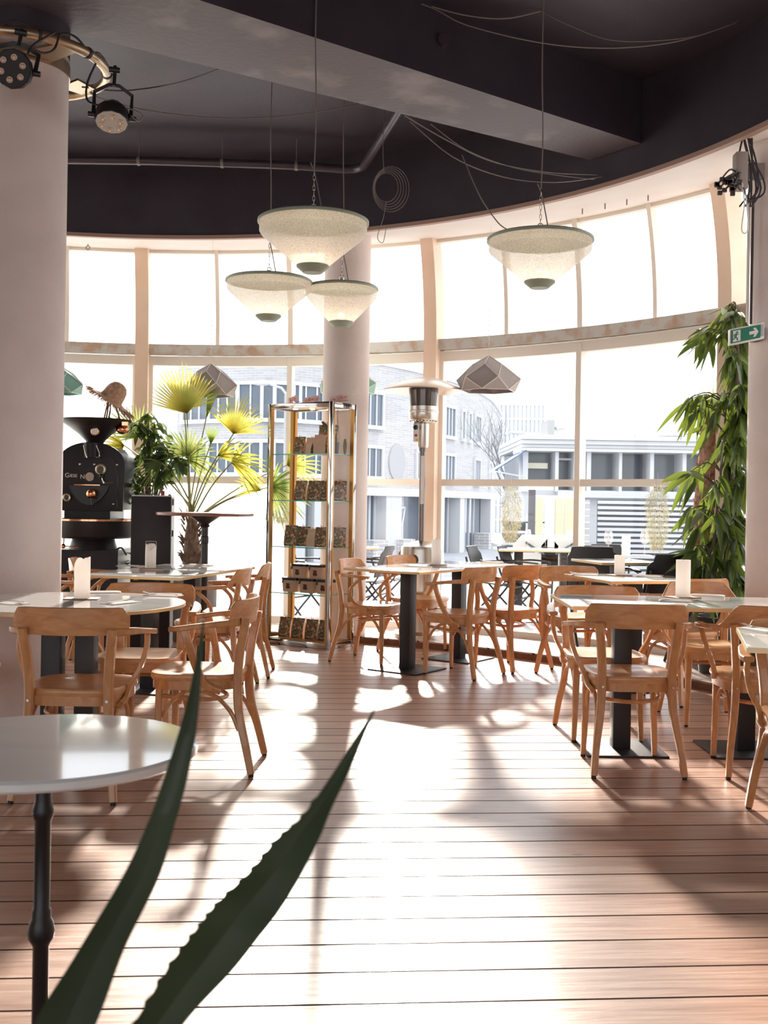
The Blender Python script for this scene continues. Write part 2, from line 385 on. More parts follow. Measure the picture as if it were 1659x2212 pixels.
def rounded(w, d, r, n=5, cx=0, cy=0):
    out = []
    for sx, sy, a in ((1, 1, 0), (-1, 1, 90), (-1, -1, 180), (1, -1, 270)):
        for k in range(n + 1):
            t = math.radians(a + 90 * k / n); out.append((cx + sx * (w / 2 - r) + r * math.cos(t), cy + sy * (d / 2 - r) + r * math.sin(t)))
    return out

# ------------------------------------------------------------------ THE ROOM: a round glazed room
CX, CY, RG, RT, RF = -2.04, 5.07, 5.58, 5.46, 4.56
ZF, ZT, ZM, ZC = 3.54, 3.63, 2.73, 4.20
RSTEP, ZS = 4.78, .06
def P(r, deg, z=0): return Vector((CX + r * math.cos(math.radians(deg)), CY + r * math.sin(math.radians(deg)), z))
# floor
b = MB(); b.box((-8, -6, -.3), (4.2, 5.07, 0)); 
poly = [P(RG + .2, a)[:2] for a in range(0, 181, 4)]
b.prism([(p[0], p[1]) for p in poly], -.3, 0)
struct(b.build('floor', M_floor))
# raised ring of boards by the windows
b = MB(); n = 72
vs = []; fs = []
for i in range(n + 1):
    a = 180 * i / n
    for r, z in ((RSTEP, 0), (RSTEP, ZS - .012), (RSTEP - .012, ZS - .012), (RSTEP - .012, ZS), (RG + .1, ZS), (RG + .1, 0)): vs.append(P(r, a, z))
for i in range(n):
    for j in range(5): fs.append((i * 6 + j, i * 6 + j + 1, i * 6 + 7 + j, i * 6 + 6 + j))
for k, f in enumerate(fs): pass
b.add(vs, fs, 0)
b.m = [1 if (k % 5) < 2 else 0 for k in range(len(fs))]
o = b.build('trim_1', [M_ring, M_stepface]); struct(o)
# ceiling and roof
b = MB(); b.box((-8, -6, ZC), (4.2, 5.07, ZC + .25)); b.prism([(P(RG + .35, a)[0], P(RG + .35, a)[1]) for a in range(0, 181, 4)], ZC, ZC + .25)
struct(b.build('ceiling', M_dark))
# dark curved fascia with a lip, cream soffit out to the window heads, outer drum
def ring(prof, a0, a1, n, name, mats, ms=None):
    vs = []; fs = []; m = []
    k = len(prof)
    for i in range(n + 1):
        a = a0 + (a1 - a0) * i / n
        for r, z in prof: vs.append(P(r, a, z))
    for i in range(n):
        for j in range(k - 1): fs.append((i * k + j, i * k + j + 1, (i + 1) * k + j + 1, (i + 1) * k + j)); m.append(ms[j] if ms else 0)
    bb = MB(); bb.add(vs, fs, 0, True); bb.m = m
    return bb.build(name, mats, angle=30)
struct(ring([(RF, ZC), (RF, ZF + .02)], -10, 190, 90, 'wall_fascia', [M_dark]))
struct(ring([(RF, ZF + .02), (RF - .018, ZF + .02), (RF - .018, ZF - .012), (RF + .03, ZF - .012), (RF + .03, ZF + .012)], -10, 190, 90, 'trim_2', [M_lip]))
struct(ring([(RF + .03, ZF + .01), (RT - .02, ZT), (RT + .08, ZT)], -10, 190, 90, 'trim_3', [M_soffit]))
struct(ring([(RT + .08, ZT), (RG + .3, ZT + .1), (RG + .34, ZC + .25)], -10, 190, 60, 'trim_4', [M_soffit]))
# side and rear walls, behind the camera (rear facade is open to daylight between piers)
for nm, a, c in (('wall_right', (3.54, -6, 0), (3.74, 5.2, ZC)), ('wall_left', (-7.85, -6, 0), (-7.62, 5.2, ZC))):
    struct(MB().box(a, c).build(nm, M_wall))
b = MB(); b.box((-7.85, -6.2, 3.6), (3.74, -6, ZC)); b.box((-7.85, -6.2, 0), (3.74, -6, .5))
for x in (-7.7, -4.8, -1.9, 1.0, 3.5): b.box((x - .18, -6.2, .5), (x + .18, -6, 3.6))
struct(b.build('wall_back', M_wall))

# glazing: posts every 30 degrees, one mullion between below, three above
POST0 = 93.4; STEP = 30.0
prof_up = [(RG - (RG - RT) * (t ** 2.0), ZM + (ZT - ZM) * t) for t in [k / 8 for k in range(9)]]
def radial_bar(bm, deg, w, r_in, r_out_off, zs, mi=0):
    """bar following a list of (r, z): inner face r - r_in, outer r + r_out_off"""
    c = math.radians(deg); e = Vector((-math.sin(c), math.cos(c), 0)) * w / 2; q = Vector((math.cos(c), math.sin(c), 0))
    vs = []; fs = []
    for r, z in zs:
        base = Vector((CX, CY, z))
        for rr, sg in ((r - r_in, -1), (r - r_in, 1), (r + r_out_off, 1), (r + r_out_off, -1)): vs.append(base + q * rr + e * sg)
    k = len(zs)
    for i in range(k - 1):
        for j in range(4): j2 = (j + 1) % 4; fs.append((i * 4 + j, i * 4 + j2, i * 4 + 4 + j2, i * 4 + 4 + j))
    fs += [(3, 2, 1, 0), tuple((k - 1) * 4 + j for j in range(4))]
    bm.add(vs, fs, mi)
ti = 5
posts = [POST0 + STEP * k for k in range(-3, 4)]
for a in posts:
    if a < 0 or a > 185: continue
    b = MB(); radial_bar(b, a, .125, .14, .05, [(RG, 0), (RG, ZM)] + prof_up[1:]); struct(b.build('trim_%d' % ti, M_post)); ti += 1
def arc_bar(bm, a0, a1, rin, rout, z0, z1, n=10, mi=0):
    vs = []; fs = []
    for i in range(n + 1):
        a = a0 + (a1 - a0) * i / n
        for r, z in ((rin, z0), (rout, z0), (rout, z1), (rin, z1)): vs.append(P(r, a, z))
    for i in range(n):
        for j in range(4): j2 = (j + 1) % 4; fs.append((i * 4 + j, i * 4 + j2, i * 4 + 4 + j2, i * 4 + 4 + j))
    fs += [(0, 1, 2, 3), tuple(n * 4 + j for j in (3, 2, 1, 0))]
    bm.add(vs, fs, mi)
def arc_pane(bm, a0, a1, prof, n=6):
    vs = []; fs = []; k = len(prof)
    for i in range(n + 1):
        a = a0 + (a1 - a0) * i / n
        for r, z in prof: vs.append(P(r, a, z))
    for i in range(n):
        for j in range(k - 1): fs.append((i * k + j, i * k + j + 1, (i + 1) * k + j + 1, (i + 1) * k + j))
    bm.add(vs, fs, 0, True)
wi = 1
for pi_, a in enumerate(posts[:-1]):
    a0, a1 = a, a + STEP
    if a1 < 5 or a0 > 175: continue
    a0c, a1c = a0 + .65, a1 - .65
    root = thing('window_%d' % wi, '', ''); del root['label']; del root['category']; struct(root); wi += 1
    mid = (a0 + a1) / 2
    b = MB()
    arc_bar(b, a0c, a1c, RG - .05, RG + .05, ZS, ZS + .055)                      # sill
    arc_bar(b, a0c, a1c, RG - .04, RG + .03, 1.39, 1.45)                          # lower transom
    arc_bar(b, a0c, a1c, RG - .05, RG + .04, 2.53, 2.62)                          # head of the lower lights
    radial_bar(b, mid, .05, .06, .04, [(RG, ZS), (RG, 2.6)])
    for e in (a0c + .1, a1c - .1): radial_bar(b, e, .05, .045, .03, [(RG, ZS), (RG, 2.6)])
    arc_bar(b, a0c, a1c, RT - .03, RT + .03, ZT - .03, ZT + .02)
    for q in (.25, .5, .75):
        radial_bar(b, a0 + STEP * q, .036 if q != .5 else .048, .05, .03, prof_up)
    b.build('window_frame', M_frame, root)
    b = MB(); arc_bar(b, a0c, a1c, RG - .09, RG + .05, 2.635, ZM); b.build('transom_beam', M_rust, root)
    for q in range(2):
        s0 = a0 + q * STEP / 2; s1 = s0 + STEP / 2
        frost = s0 >= 77.9
        b = MB(); arc_pane(b, s0, s1, [(RG, ZS), (RG, 1.42)]); b.build('pane', M_frost if frost and s0 < 140 else M_glass, root)
        b = MB(); arc_pane(b, s0, s1, [(RG, 1.42), (RG, 2.58)]); b.build('pane', M_frost if s0 > 93 else M_glass, root)
    for q in range(4):
        b = MB(); arc_pane(b, a0 + q * 7.5, a0 + q * 7.5 + 7.5, prof_up); b.build('pane', M_glass, root)

# beam under the ceiling
ZB = 3.76
A0, A1 = G(150, 70, ZB), G(1250, 340, ZB); B0, B1 = G(430, 0, ZB), G(1370, 305, ZB)
dA = (A1 - A0).normalized(); dB = (B1 - B0).normalized()
dm = (dA + dB).normalized()
A1 = A1 + dA * .3; B1 = B1 + dB * .3
def clipr(p, d):
    while (Vector((p.x - CX, p.y - CY)).length > RF - .004): p = p - d * .01
    return p
A1 = clipr(A1 + dA * .5, dA); B1 = clipr(B1 + dB * .5, dB)
A0 = A0 - dA * 5.0; B0 = B0 - dB * 5.0
b = MB(); b.prism([(A0.x, A0.y), (B0.x, B0.y), (B1.x, B1.y), (A1.x, A1.y)], ZB, ZC - .001)
b.m = [0, 1, 1, 1, 1, 1]
struct(b.build('trim_ceiling_beam', [M_beam, M_dark]))

# round columns
def column(name, x, y, r, z1=ZC, band=None):
    root = None
    b = MB(); b.lathe([(0, 0), (r, 0), (r, band or z1), (0, band or z1)] if not band else [(r, 0), (r, band)], (x, y, 0), 64)
    o = struct(b.build(name, M_column))
    if band:
        b = MB(); b.lathe([(r, band), (r + .004, band), (r + .004, z1)], (x, y, 0), 64)
        b.build('dark_top_band', M_dark, o)
    return o
colL = column('wall_column_left', -1.985, 5.85, .245, ZC - .002, 3.60)
column('wall_column_center', -.354, 9.66, .205, ZF + .10)
column('wall_column_right', 2.545, 7.0, .205, ZF + .09)

# ------------------------------------------------------------------ OUTSIDE
M_pave = mat('terrace_paving', (.50, .49, .47), .9, col2=(.42, .42, .43), scale=3, bump=.3, bscale=20)
M_street = mat('street_asphalt', (.36, .38, .42), .9, col2=(.44, .45, .48), scale=1.5)
b = MB(); N = 40
ys = [-25, 16, 24, 34, 200]; zz = [-.06, -.06, -.4, -1.15, -1.4]
vs = []; fs = []
for y, z in zip(ys, zz):
    vs += [(-120, y, z), (160, y, z)]
for i in range(len(ys) - 1): fs.append((2 * i, 2 * i + 1, 2 * i + 3, 2 * i + 2))
b.add(vs, fs); b.m = [0, 1, 1, 1]
struct(b.build('ground', [M_pave, M_street]))

M_brick = brick_mat('pale_brick', (.38, .38, .39), (.45, .45, .46), (.50, .50, .51), 1.0, .36, .10)
M_brickd = brick_mat('grey_brick', (.38, .37, .38), (.50, .49, .5), (.72, .72, .72), 1.0, .6, .16)
M_conc = mat('pale_concrete', (.55, .56, .58), .85)
M_bglass = mat('building_glass', (.10, .13, .17), .15)
M_bframe = mat('building_frame_white', (.60, .62, .65), .6)
M_tower = mat('tower_cladding', (.62, .68, .73), .6, col2=(.70, .75, .79), scale=.6, stretch=(3, 3, .3))
M_slat = mat('grey_slats', (.50, .51, .53), .7)
M_slatd = mat('slat_shadow_gap', (.10, .11, .12), .8)
M_blue = mat('blue_awning', (.10, .20, .36), .8)

def GZ(d):
    for k in range(len(ys) - 1):
        if ys[k] <= d <= ys[k + 1]: return zz[k] + (zz[k + 1] - zz[k]) * (d - ys[k]) / (ys[k + 1] - ys[k])
def R(bm, px0, py0, px1, py1, d, th, mi=0, org=(0, 0, 0)):
    """upright slab whose face measures px0..px1 / py0..py1 at distance d"""
    pm = (px0 + min(px1, 1500)) / 2; a, c = D(px0, py0, d), D(px1, py1, d); a.z = D(pm, py0, d).z; c.z = D(pm, py1, d).z; o = Vector(org)
    bm.box((min(a.x, c.x) - o.x, d - o.y, min(a.z, c.z) - o.z), (max(a.x, c.x) - o.x, d + th - o.y, max(a.z, c.z) - o.z), mi)

# brick office with a rounded corner: facade follows a plan curve
def facade_building():
    d0 = 46.0
    # plan curve from the left towards the rounded right corner
    keys = [(380, 44), (560, 42), (700, 43), (800, 45), (900, 48), (980, 52), (1035, 57), (1062, 62), (1078, 70)]
    pts = [D(px, 1085, d) for px, d in keys]
    base = Vector((pts[3].x, pts[3].y, -1.3))
    root = thing('office_building', 'pale brick office block with rounded corner, small white framed windows and open ground floor', 'building', base)
    crv = catmull([(p.x, p.y, 0) for p in pts], 6)
    ztop = 7.0; zband = 2.05; zopen = 1.55
    def wall(bm, c0, c1, z0, z1, off=0, th=.35, mi=0):
        seg = crv[c0:c1 + 1]; vs = []; fs = []
        for i, p in enumerate(seg):
            t = (seg[min(i + 1, len(seg) - 1)] - seg[max(i - 1, 0)]).normalized(); nrm = Vector((t.y, -t.x, 0))
            for rr, z in ((off, z0), (off, z1), (off - th, z1), (off - th, z0)):
                q = p + nrm * rr; vs.append((q.x - base.x, q.y - base.y, z - base.z))
        for i in range(len(seg) - 1):
            for j in range(4): j2 = (j + 1) % 4; fs.append((i * 4 + j, i * 4 + j2, i * 4 + 4 + j2, i * 4 + 4 + j))
        k = len(seg) - 1; fs += [(0, 1, 2, 3), (k * 4 + 3, k * 4 + 2, k * 4 + 1, k * 4)]
        bm.add(vs, fs, mi, False)
    dense = catmull([(p.x, p.y, 0) for p in pts], 80)
    L_ = len(crv) - 1
    b = MB(); wall(b, 0, L_, zopen, ztop, 0, 6.0); b.build('brick_wall', M_brick, root)
    b = MB(); wall(b, 0, L_, zopen - .05, zopen + .28, .06, .3); wall(b, 0, L_, ztop - .05, ztop + .16, .08, .5); b.build('string_course', M_bframe, root)
    b = MB(); wall(b, 0, L_, -1.3, zopen, -.62, .3); b.build('ground_floor_glazing', M_bglass, root)
    def frame_at(px, z):
        # walk along the curve to the place seen at px
        i = min(range(1, len(dense) - 1), key=lambda k: abs(829.5 + dense[k].x / dense[k].y * FPX - px))
        t = (dense[i + 1] - dense[i - 1]).normalized(); nrm = Vector((t.y, -t.x, 0))
        return dense[i], t, nrm
    def patch(bm, c, t, nrm, x0, x1, z0, z1, o0, o1, mi=0):
        vs = []
        for z in (z0, z1):
            for x, oo in ((x0, o1), (x1, o1), (x1, o0), (x0, o0)):
                q = c + t * x + nrm * oo; vs.append((q.x - base.x, q.y - base.y, z - base.z))
        bm.add(vs, [(0, 3, 2, 1), (4, 5, 6, 7), (0, 1, 5, 4), (1, 2, 6, 5), (2, 3, 7, 6), (3, 0, 4, 7)], mi)
    wins = []
    for row, (z0, z1) in enumerate(((4.4, 5.7), (2.3, 3.45))):
        lst = [(420, 1.3), (480, 1.3), (552, 1.4), (604, 1.4), (668, 1.5), (724, 1.3), (801, 1.25), (968, 1.35), (1028, 1.35), (1056, .9)]
        lst += [(996, .4), (1010, .4)] if row == 0 else [(903, .5)]
        for px, w in lst:
            c, t, nr = frame_at(px, z0)
            f = MB(); 
            patch(f, c, t, nr, -w / 2 - .1, w / 2 + .1, z1, z1 + .14, .0, .12); patch(f, c, t, nr, -w / 2 - .1, w / 2 + .1, z0 - .16, z0, .0, .16)
            for sx in (-w / 2 - .05, w / 2 + .05): patch(f, c, t, nr, sx - .06, sx + .06, z0, z1, .0, .1)
            if w > .6:
                for k in (-.17, .17): patch(f, c, t, nr, w * k - .03, w * k + .03, z0, z1, .0, .08)
            wf = f.build('window', M_bframe, root)
            g = MB(); patch(g, c, t, nr, -w / 2, w / 2, z0, z1, -.02, .03); g.build('pane', M_bglass, wf)
    # ground floor piers, low planters, door bars
    for px in (560, 640, 700, 848, 858, 1000, 1062, 940):
        c, t, nr = frame_at(px, 0); b = MB(); patch(b, c, t, nr, -.42, .42, -1.3, zopen, -.6, -.02); b.build('pier', M_conc, root)
    for px in (812, 873, 1048):
        c, t, nr = frame_at(px, 0); b = MB(); patch(b, c, t, nr, -.5, .5, -1.3, -.35, -.5, .3); b.build('planter_wall', M_brickd, root)
    for px in list(range(798, 905, 12)) + list(range(965, 1055, 9)) + list(range(500, 700, 16)):
        c, t, nr = frame_at(px, 0); b = MB(); patch(b, c, t, nr, -.06, .06, -1.3, zopen, -.7, -.55); b.build('glazing_bar', M_bframe, root)
    # blind round window
    c, t, nr = frame_at(855, 3); b = MB()
    vs = [];  n = 32
    for k in range(n):
        a = 2 * PI * k / n; q = c + t * (.62 * math.cos(a)) + nr * .05; vs.append((q.x - base.x, q.y - base.y, 2.95 + .78 * math.sin(a) - base.z))
    for k in range(n):
        a = 2 * PI * k / n; q = c + t * (.62 * math.cos(a)) - nr * .1; vs.append((q.x - base.x, q.y - base.y, 2.95 + .78 * math.sin(a) - base.z))
    b.add(vs, [tuple(range(n))] + [(k, (k + 1) % n, n + (k + 1) % n, n + k) for k in range(n)]); b.build('round_window', mat('round_window_grey', (.37, .38, .40), .8), root)
    # numeral 7 on the ground-floor glazing
    c, t, nr = frame_at(893, 0); b = MB(); 
    patch(b, c, t, nr, -.22, .22, .95, 1.05, -.54, -.50)
    vs = []
    for oo in (-.50, -.54):
        for x, z in ((.22, 1.0), (.10, 1.0), (-.14, .2), (-.02, .2)):
            q = c + t * x + nr * oo; vs.append((q.x - base.x, q.y - base.y, z - base.z))
    b.add(vs, [(0, 1, 2, 3), (7, 6, 5, 4), (0, 4, 5, 1), (1, 5, 6, 2), (2, 6, 7, 3), (3, 7, 4, 0)])
    b.build('numeral', M_bframe, root)
facade_building()

def tower(name, label, px0, py0, px1, d, th, steps=(), rows=8, cols=7, m=None):
    a, c = D(px0, py0, d), D(px1, py0, d)
    root = thing(name, label, 'building', ((a.x + c.x) / 2, d, -1.4)); w = c.x - a.x; h = a.z + 1.4
    b = MB(); b.box((-w / 2, 0, 0), (w / 2, th, h))
    for x0, x1, hh in steps: b.box((x0 * w - w / 2, .3, h), (x1 * w - w / 2, th, h + hh))
    b.build('walls', m or M_tower, root)
    b = MB()
    for i in range(cols + 1): x = -w / 2 + w * i / cols; b.box((x - .12, -.15, 0), (x + .12, 0, h))
    for j in range(rows + 1): z = h * j / rows; b.box((-w / 2, -.1, z - .1), (w / 2, 0, z + .1))
    b.build('facade_grid', M_bframe, root)
tower('apartment_tower', 'pale blue-grey tower with flat top behind the bare tree', 1070, 873, 1177, 95, 12, (), 9, 12)
tower('stepped_tower', 'pale glass office tower with stepped roof high behind the brick block on the left', 505, 818, 690, 90, 14, ((.3, .75, .9), (.62, 1.0, 2.2)), 9, 10)
tower('pale_tower', 'tall faint block showing behind the palm fronds at the far left', 345, 778, 470, 120, 12, (), 10, 8)

def low_building():
    d = 30.0; base = D(1310, 1085, d); base.z = -1.1
    root = thing('pavilion', 'low flat-roofed pavilion with banded fascia and tall windows across the street', 'building', base)
    q = dict(org=base)
    b = MB(); R(b, 1133, 1060, 1800, 1215, d + .3, 6, 0, base); b.build('lower_wall', M_conc, root)
    b = MB(); R(b, 1133, 965, 1800, 1062, d + 1.0, 5, 0, base); b.build('glazing', M_bglass, root)
    b = MB()
    for k, (y0, y1, o) in enumerate(((941, 951, .0), (952, 961, .08), (962, 969, .16))): R(b, 1128, y0, 1800, y1, d - .1 + o, 6, 0, base)
    b.build('roof_fascia', M_conc, root)
    b = MB(); R(b, 1128, 970, 1800, 976, d - .2, 1.2, 0, base); b.build('gutter', M_bframe, root)
    for p0, p1 in ((1130, 1140), (1200, 1206), (1240, 1245), (1268, 1276), (1338, 1343), (1405, 1412), (1475, 1482), (1540, 1547)):
        b = MB(); R(b, p0, 976, p1, 1062, d + .1, .9, 0, base); b.build('window_post', M_bframe, root)
    b = MB(); R(b, 1133, 1000, 1183, 1012, d + .6, .2, 0, base); b.build('window_sign', mat('pale_sign', (.8, .78, .62), .6), root)
    b = MB(); R(b, 1206, 990, 1240, 994, d + .5, .2, 0, base); R(b, 1206, 1062, 1800, 1076, d - .1, .4, 0, base); b.build('window_rail', M_bframe, root)
    # curtain
    b = MB(); R(b, 1245, 996, 1266, 1062, d + .8, .1, 0, base); b.build('curtain', mat('brown_curtain', (.35, .27, .24), .9), root)
    # roof plant
    b = MB(); R(b, 1183, 907, 1198, 941, d + 2, 1.5, 0, base); b.build('chimney_box', mat('roof_box_grey', (.35, .36, .37), .7), root)
    b = MB(); R(b, 1202, 921, 1222, 926, d + 2, 1, 0, base); R(b, 1204, 926, 1206, 941, d + 2, .1, 0, base); R(b, 1219, 926, 1221, 941, d + 2, .1, 0, base); b.build('roof_vent', M_conc, root)
    b = MB(); R(b, 1423, 924, 1500, 941, d + 3, 2, 0, base); b.build('roof_shed', M_tower, root)
    return root
low_building()
def slat_wall(px0, px1, py0, py1, d, label, n):
    a = D(px0, py0, d); c = D(px1, py1, d); a.z = D(1390, py0, d).z; c.z = GZ(d)
    root = thing('slatted_shutter', label, 'shutter', ((a.x + c.x) / 2, d, c.z)); w = c.x - a.x; h = a.z - c.z
    b = MB(); b.box((-w / 2, .06, 0), (w / 2, .12, h)); b.build('backing', M_slatd, root)
    b = MB()
    for k in range(n): z = h * (k + .5) / n; b.box((-w / 2, 0, z - h / n * .32), (w / 2, .05, z + h / n * .25))
    b.build('slats', M_slat, root)
slat_wall(1292, 1660, 1080, 1205, 27, 'long grey slatted shutter wall across the street behind the hanging moss', 15)
# brick pier and yellow panels
def simple(name, label, cat, px0, py0, px1, py1, d, th, m, extra=None):
    a, c = D(px0, py0, d), D(px1, py1, d); c.z = GZ(d); base = Vector(((a.x + c.x) / 2, d, c.z))
    w = abs(c.x - a.x); h = abs(a.z - c.z)
    b = MB(); b.box((-w / 2, 0, 0), (w / 2, th, h)); o = b.build(name, m, loc=base, bevel=min(.02, th / 4))
    tag(o, label, cat)
    if extra: extra(o, w, h)
    return o
simple('brick_pier', 'grey brick pier at the corner of the pavilion across the street', 'pier', 1241, 1080, 1273, 1190, 27, .8, M_brickd)
def yb(o, w, h):
    for k, (x0, x1, mm) in enumerate(((.02, .2, M_yellowp), (.25, .5, M_bframe), (.52, .72, M_yellowp), (.76, .98, M_yellowp))):
        b = MB(); b.box((-w / 2 + w * x0, -.02, h * .5), (-w / 2 + w * x1, 0, h * .97)); b.build('panel', mm, o)
M_yellowp = mat('soft_yellow_panel', (.70, .60, .36), .7)
simple('panel_fence', 'white and yellow panelled street fence left of the brick pier', 'fence', 1156, 1070, 1240, 1128, 26, .1, M_bframe, yb)
def blk(o, w, h):
    b = MB(); b.box((-w / 2 - .05, -.05, h), (w / 2 + .4, .1, h + .08)); b.build('cap', M_bframe, o)
simple('dark_panel_post', 'tall dark grey panel standing left of the yellow fence across the street', 'post', 1143, 1058, 1156, 1150, 25, .15, mat('dark_panel', (.10, .095, .10), .7), blk)
# shelves with dark louvres left of it
def rackx():
    a = D(1106, 1150, 26); a.z = GZ(26); root = thing('market_rack', 'open metal rack with dark sloping trays behind the left hanging moss', 'rack', a)
    for x in (-.25, .35, .85):
        b = MB(); b.box((x - .02, 0, 0), (x + .02, .04, 1.55)); b.build('upright', M_bframe, root)
    for k in range(3):
        b = MB(); z = .78 + .28 * k; b.add([(-.25, 0, z), (.8, 0, z), (.7, .4, z - .2), (-.1, .4, z - .2), (-.25, 0, z + .03), (.8, 0, z + .03), (.7, .4, z - .17), (-.1, .4, z - .17)], [(0, 3, 2, 1), (4, 5, 6, 7), (0, 1, 5, 4), (1, 2, 6, 5), (2, 3, 7, 6), (3, 0, 4, 7)]); b.build('tray', M_slatd, root)
rackx()
def awning():
    a = D(1136, 975, 29.75); root = thing('blue_awning', 'blue sloping awning on the left end of the pavilion', 'awning', a)
    e = D(1068, 1018, 28.6) - a
    b = MB(); th = Vector((.02, 0, .05))
    vs = [Vector((0, 0, 0)), Vector((0, 1.6, 0)), e + Vector((0, 1.6, 0)), e]; b.add(vs + [v + th for v in vs], [(0, 1, 2, 3), (7, 6, 5, 4), (0, 4, 5, 1), (1, 5, 6, 2), (2, 6, 7, 3), (3, 7, 4, 0)]); b.build('canopy', M_blue, root)
    b = MB(); b.cyl(e, Vector((0, .1, -.7)), .02, 8); b.build('arm', M_bframe, root)
    b = MB(); b.cyl((-.1, .1, .02), (-.1, 1.5, .02), .08, 10); b.build('roller', M_bframe, root)
awning()

# bare tree
def bare_tree():
    base = D(1106, 1178, 39); root = thing('bare_tree', 'leafless street tree between the brick office and the pavilion', 'tree', base)
    rnd = random.Random(4); b = MB()
    def br(p, d, r, L, lev):
        pts = [p]; q = p.copy(); dd = d.copy()
        for k in range(4):
            dd = (dd + Vector((rnd.uniform(-.12, .12), rnd.uniform(-.12, .12), rnd.uniform(0, .10)))).normalized(); q = q + dd * L / 4; pts.append(q.copy())
        b.tube(pts, [r * (1 - .5 * k / 4) for k in range(5)], 5 if lev < 2 else 3)
        if lev >= 4: return
        for k in range(4 if lev else 6):
            t = rnd.randint(1, 4); ang = rnd.uniform(0, 2 * PI); sp = rnd.uniform(.35, .75)
            nd = (dd + Vector((math.cos(ang) * sp, math.sin(ang) * sp, rnd.uniform(-.05, .25)))).normalized()
            br(pts[t], nd, r * .48, L * rnd.uniform(.55, .8), lev + 1)
    br(Vector((0, 0, 0)), Vector((0, 0, 1)), .09, 2.2, 0)
    b.build('trunk_and_branches', mat('pale_bark', (.20, .21, .22), .9), root)
bare_tree()
def street_lamp(px, pyh, d, flip, label):
    base = D(px, pyh, d); h = base.z + 1.2; base.z = -1.2
    root = thing('street_lamp', label, 'street lamp', base)
    b = MB(); b.tube([(0, 0, 0), (0, 0, h * .97), (flip * .15, 0, h), (flip * .5, 0, h + .1)], [.07, .05, .04, .035], 8); b.build('pole', M_slat, root)
    b = MB(); b.sphere((flip * .75, 0, h + .12), .3, 12, 0, (1, .4, .22)); b.build('lamp_head', M_conc, root)
street_lamp(1371, 931, 40, 1, 'grey street lamp rising over the pavilion roof right of the mullion')
street_lamp(618, 838, 34, -1, 'grey street lamp in front of the brick block, left of the round column')
street_lamp(1163, 943, 38, -1, 'pale street lamp beside the bare tree')

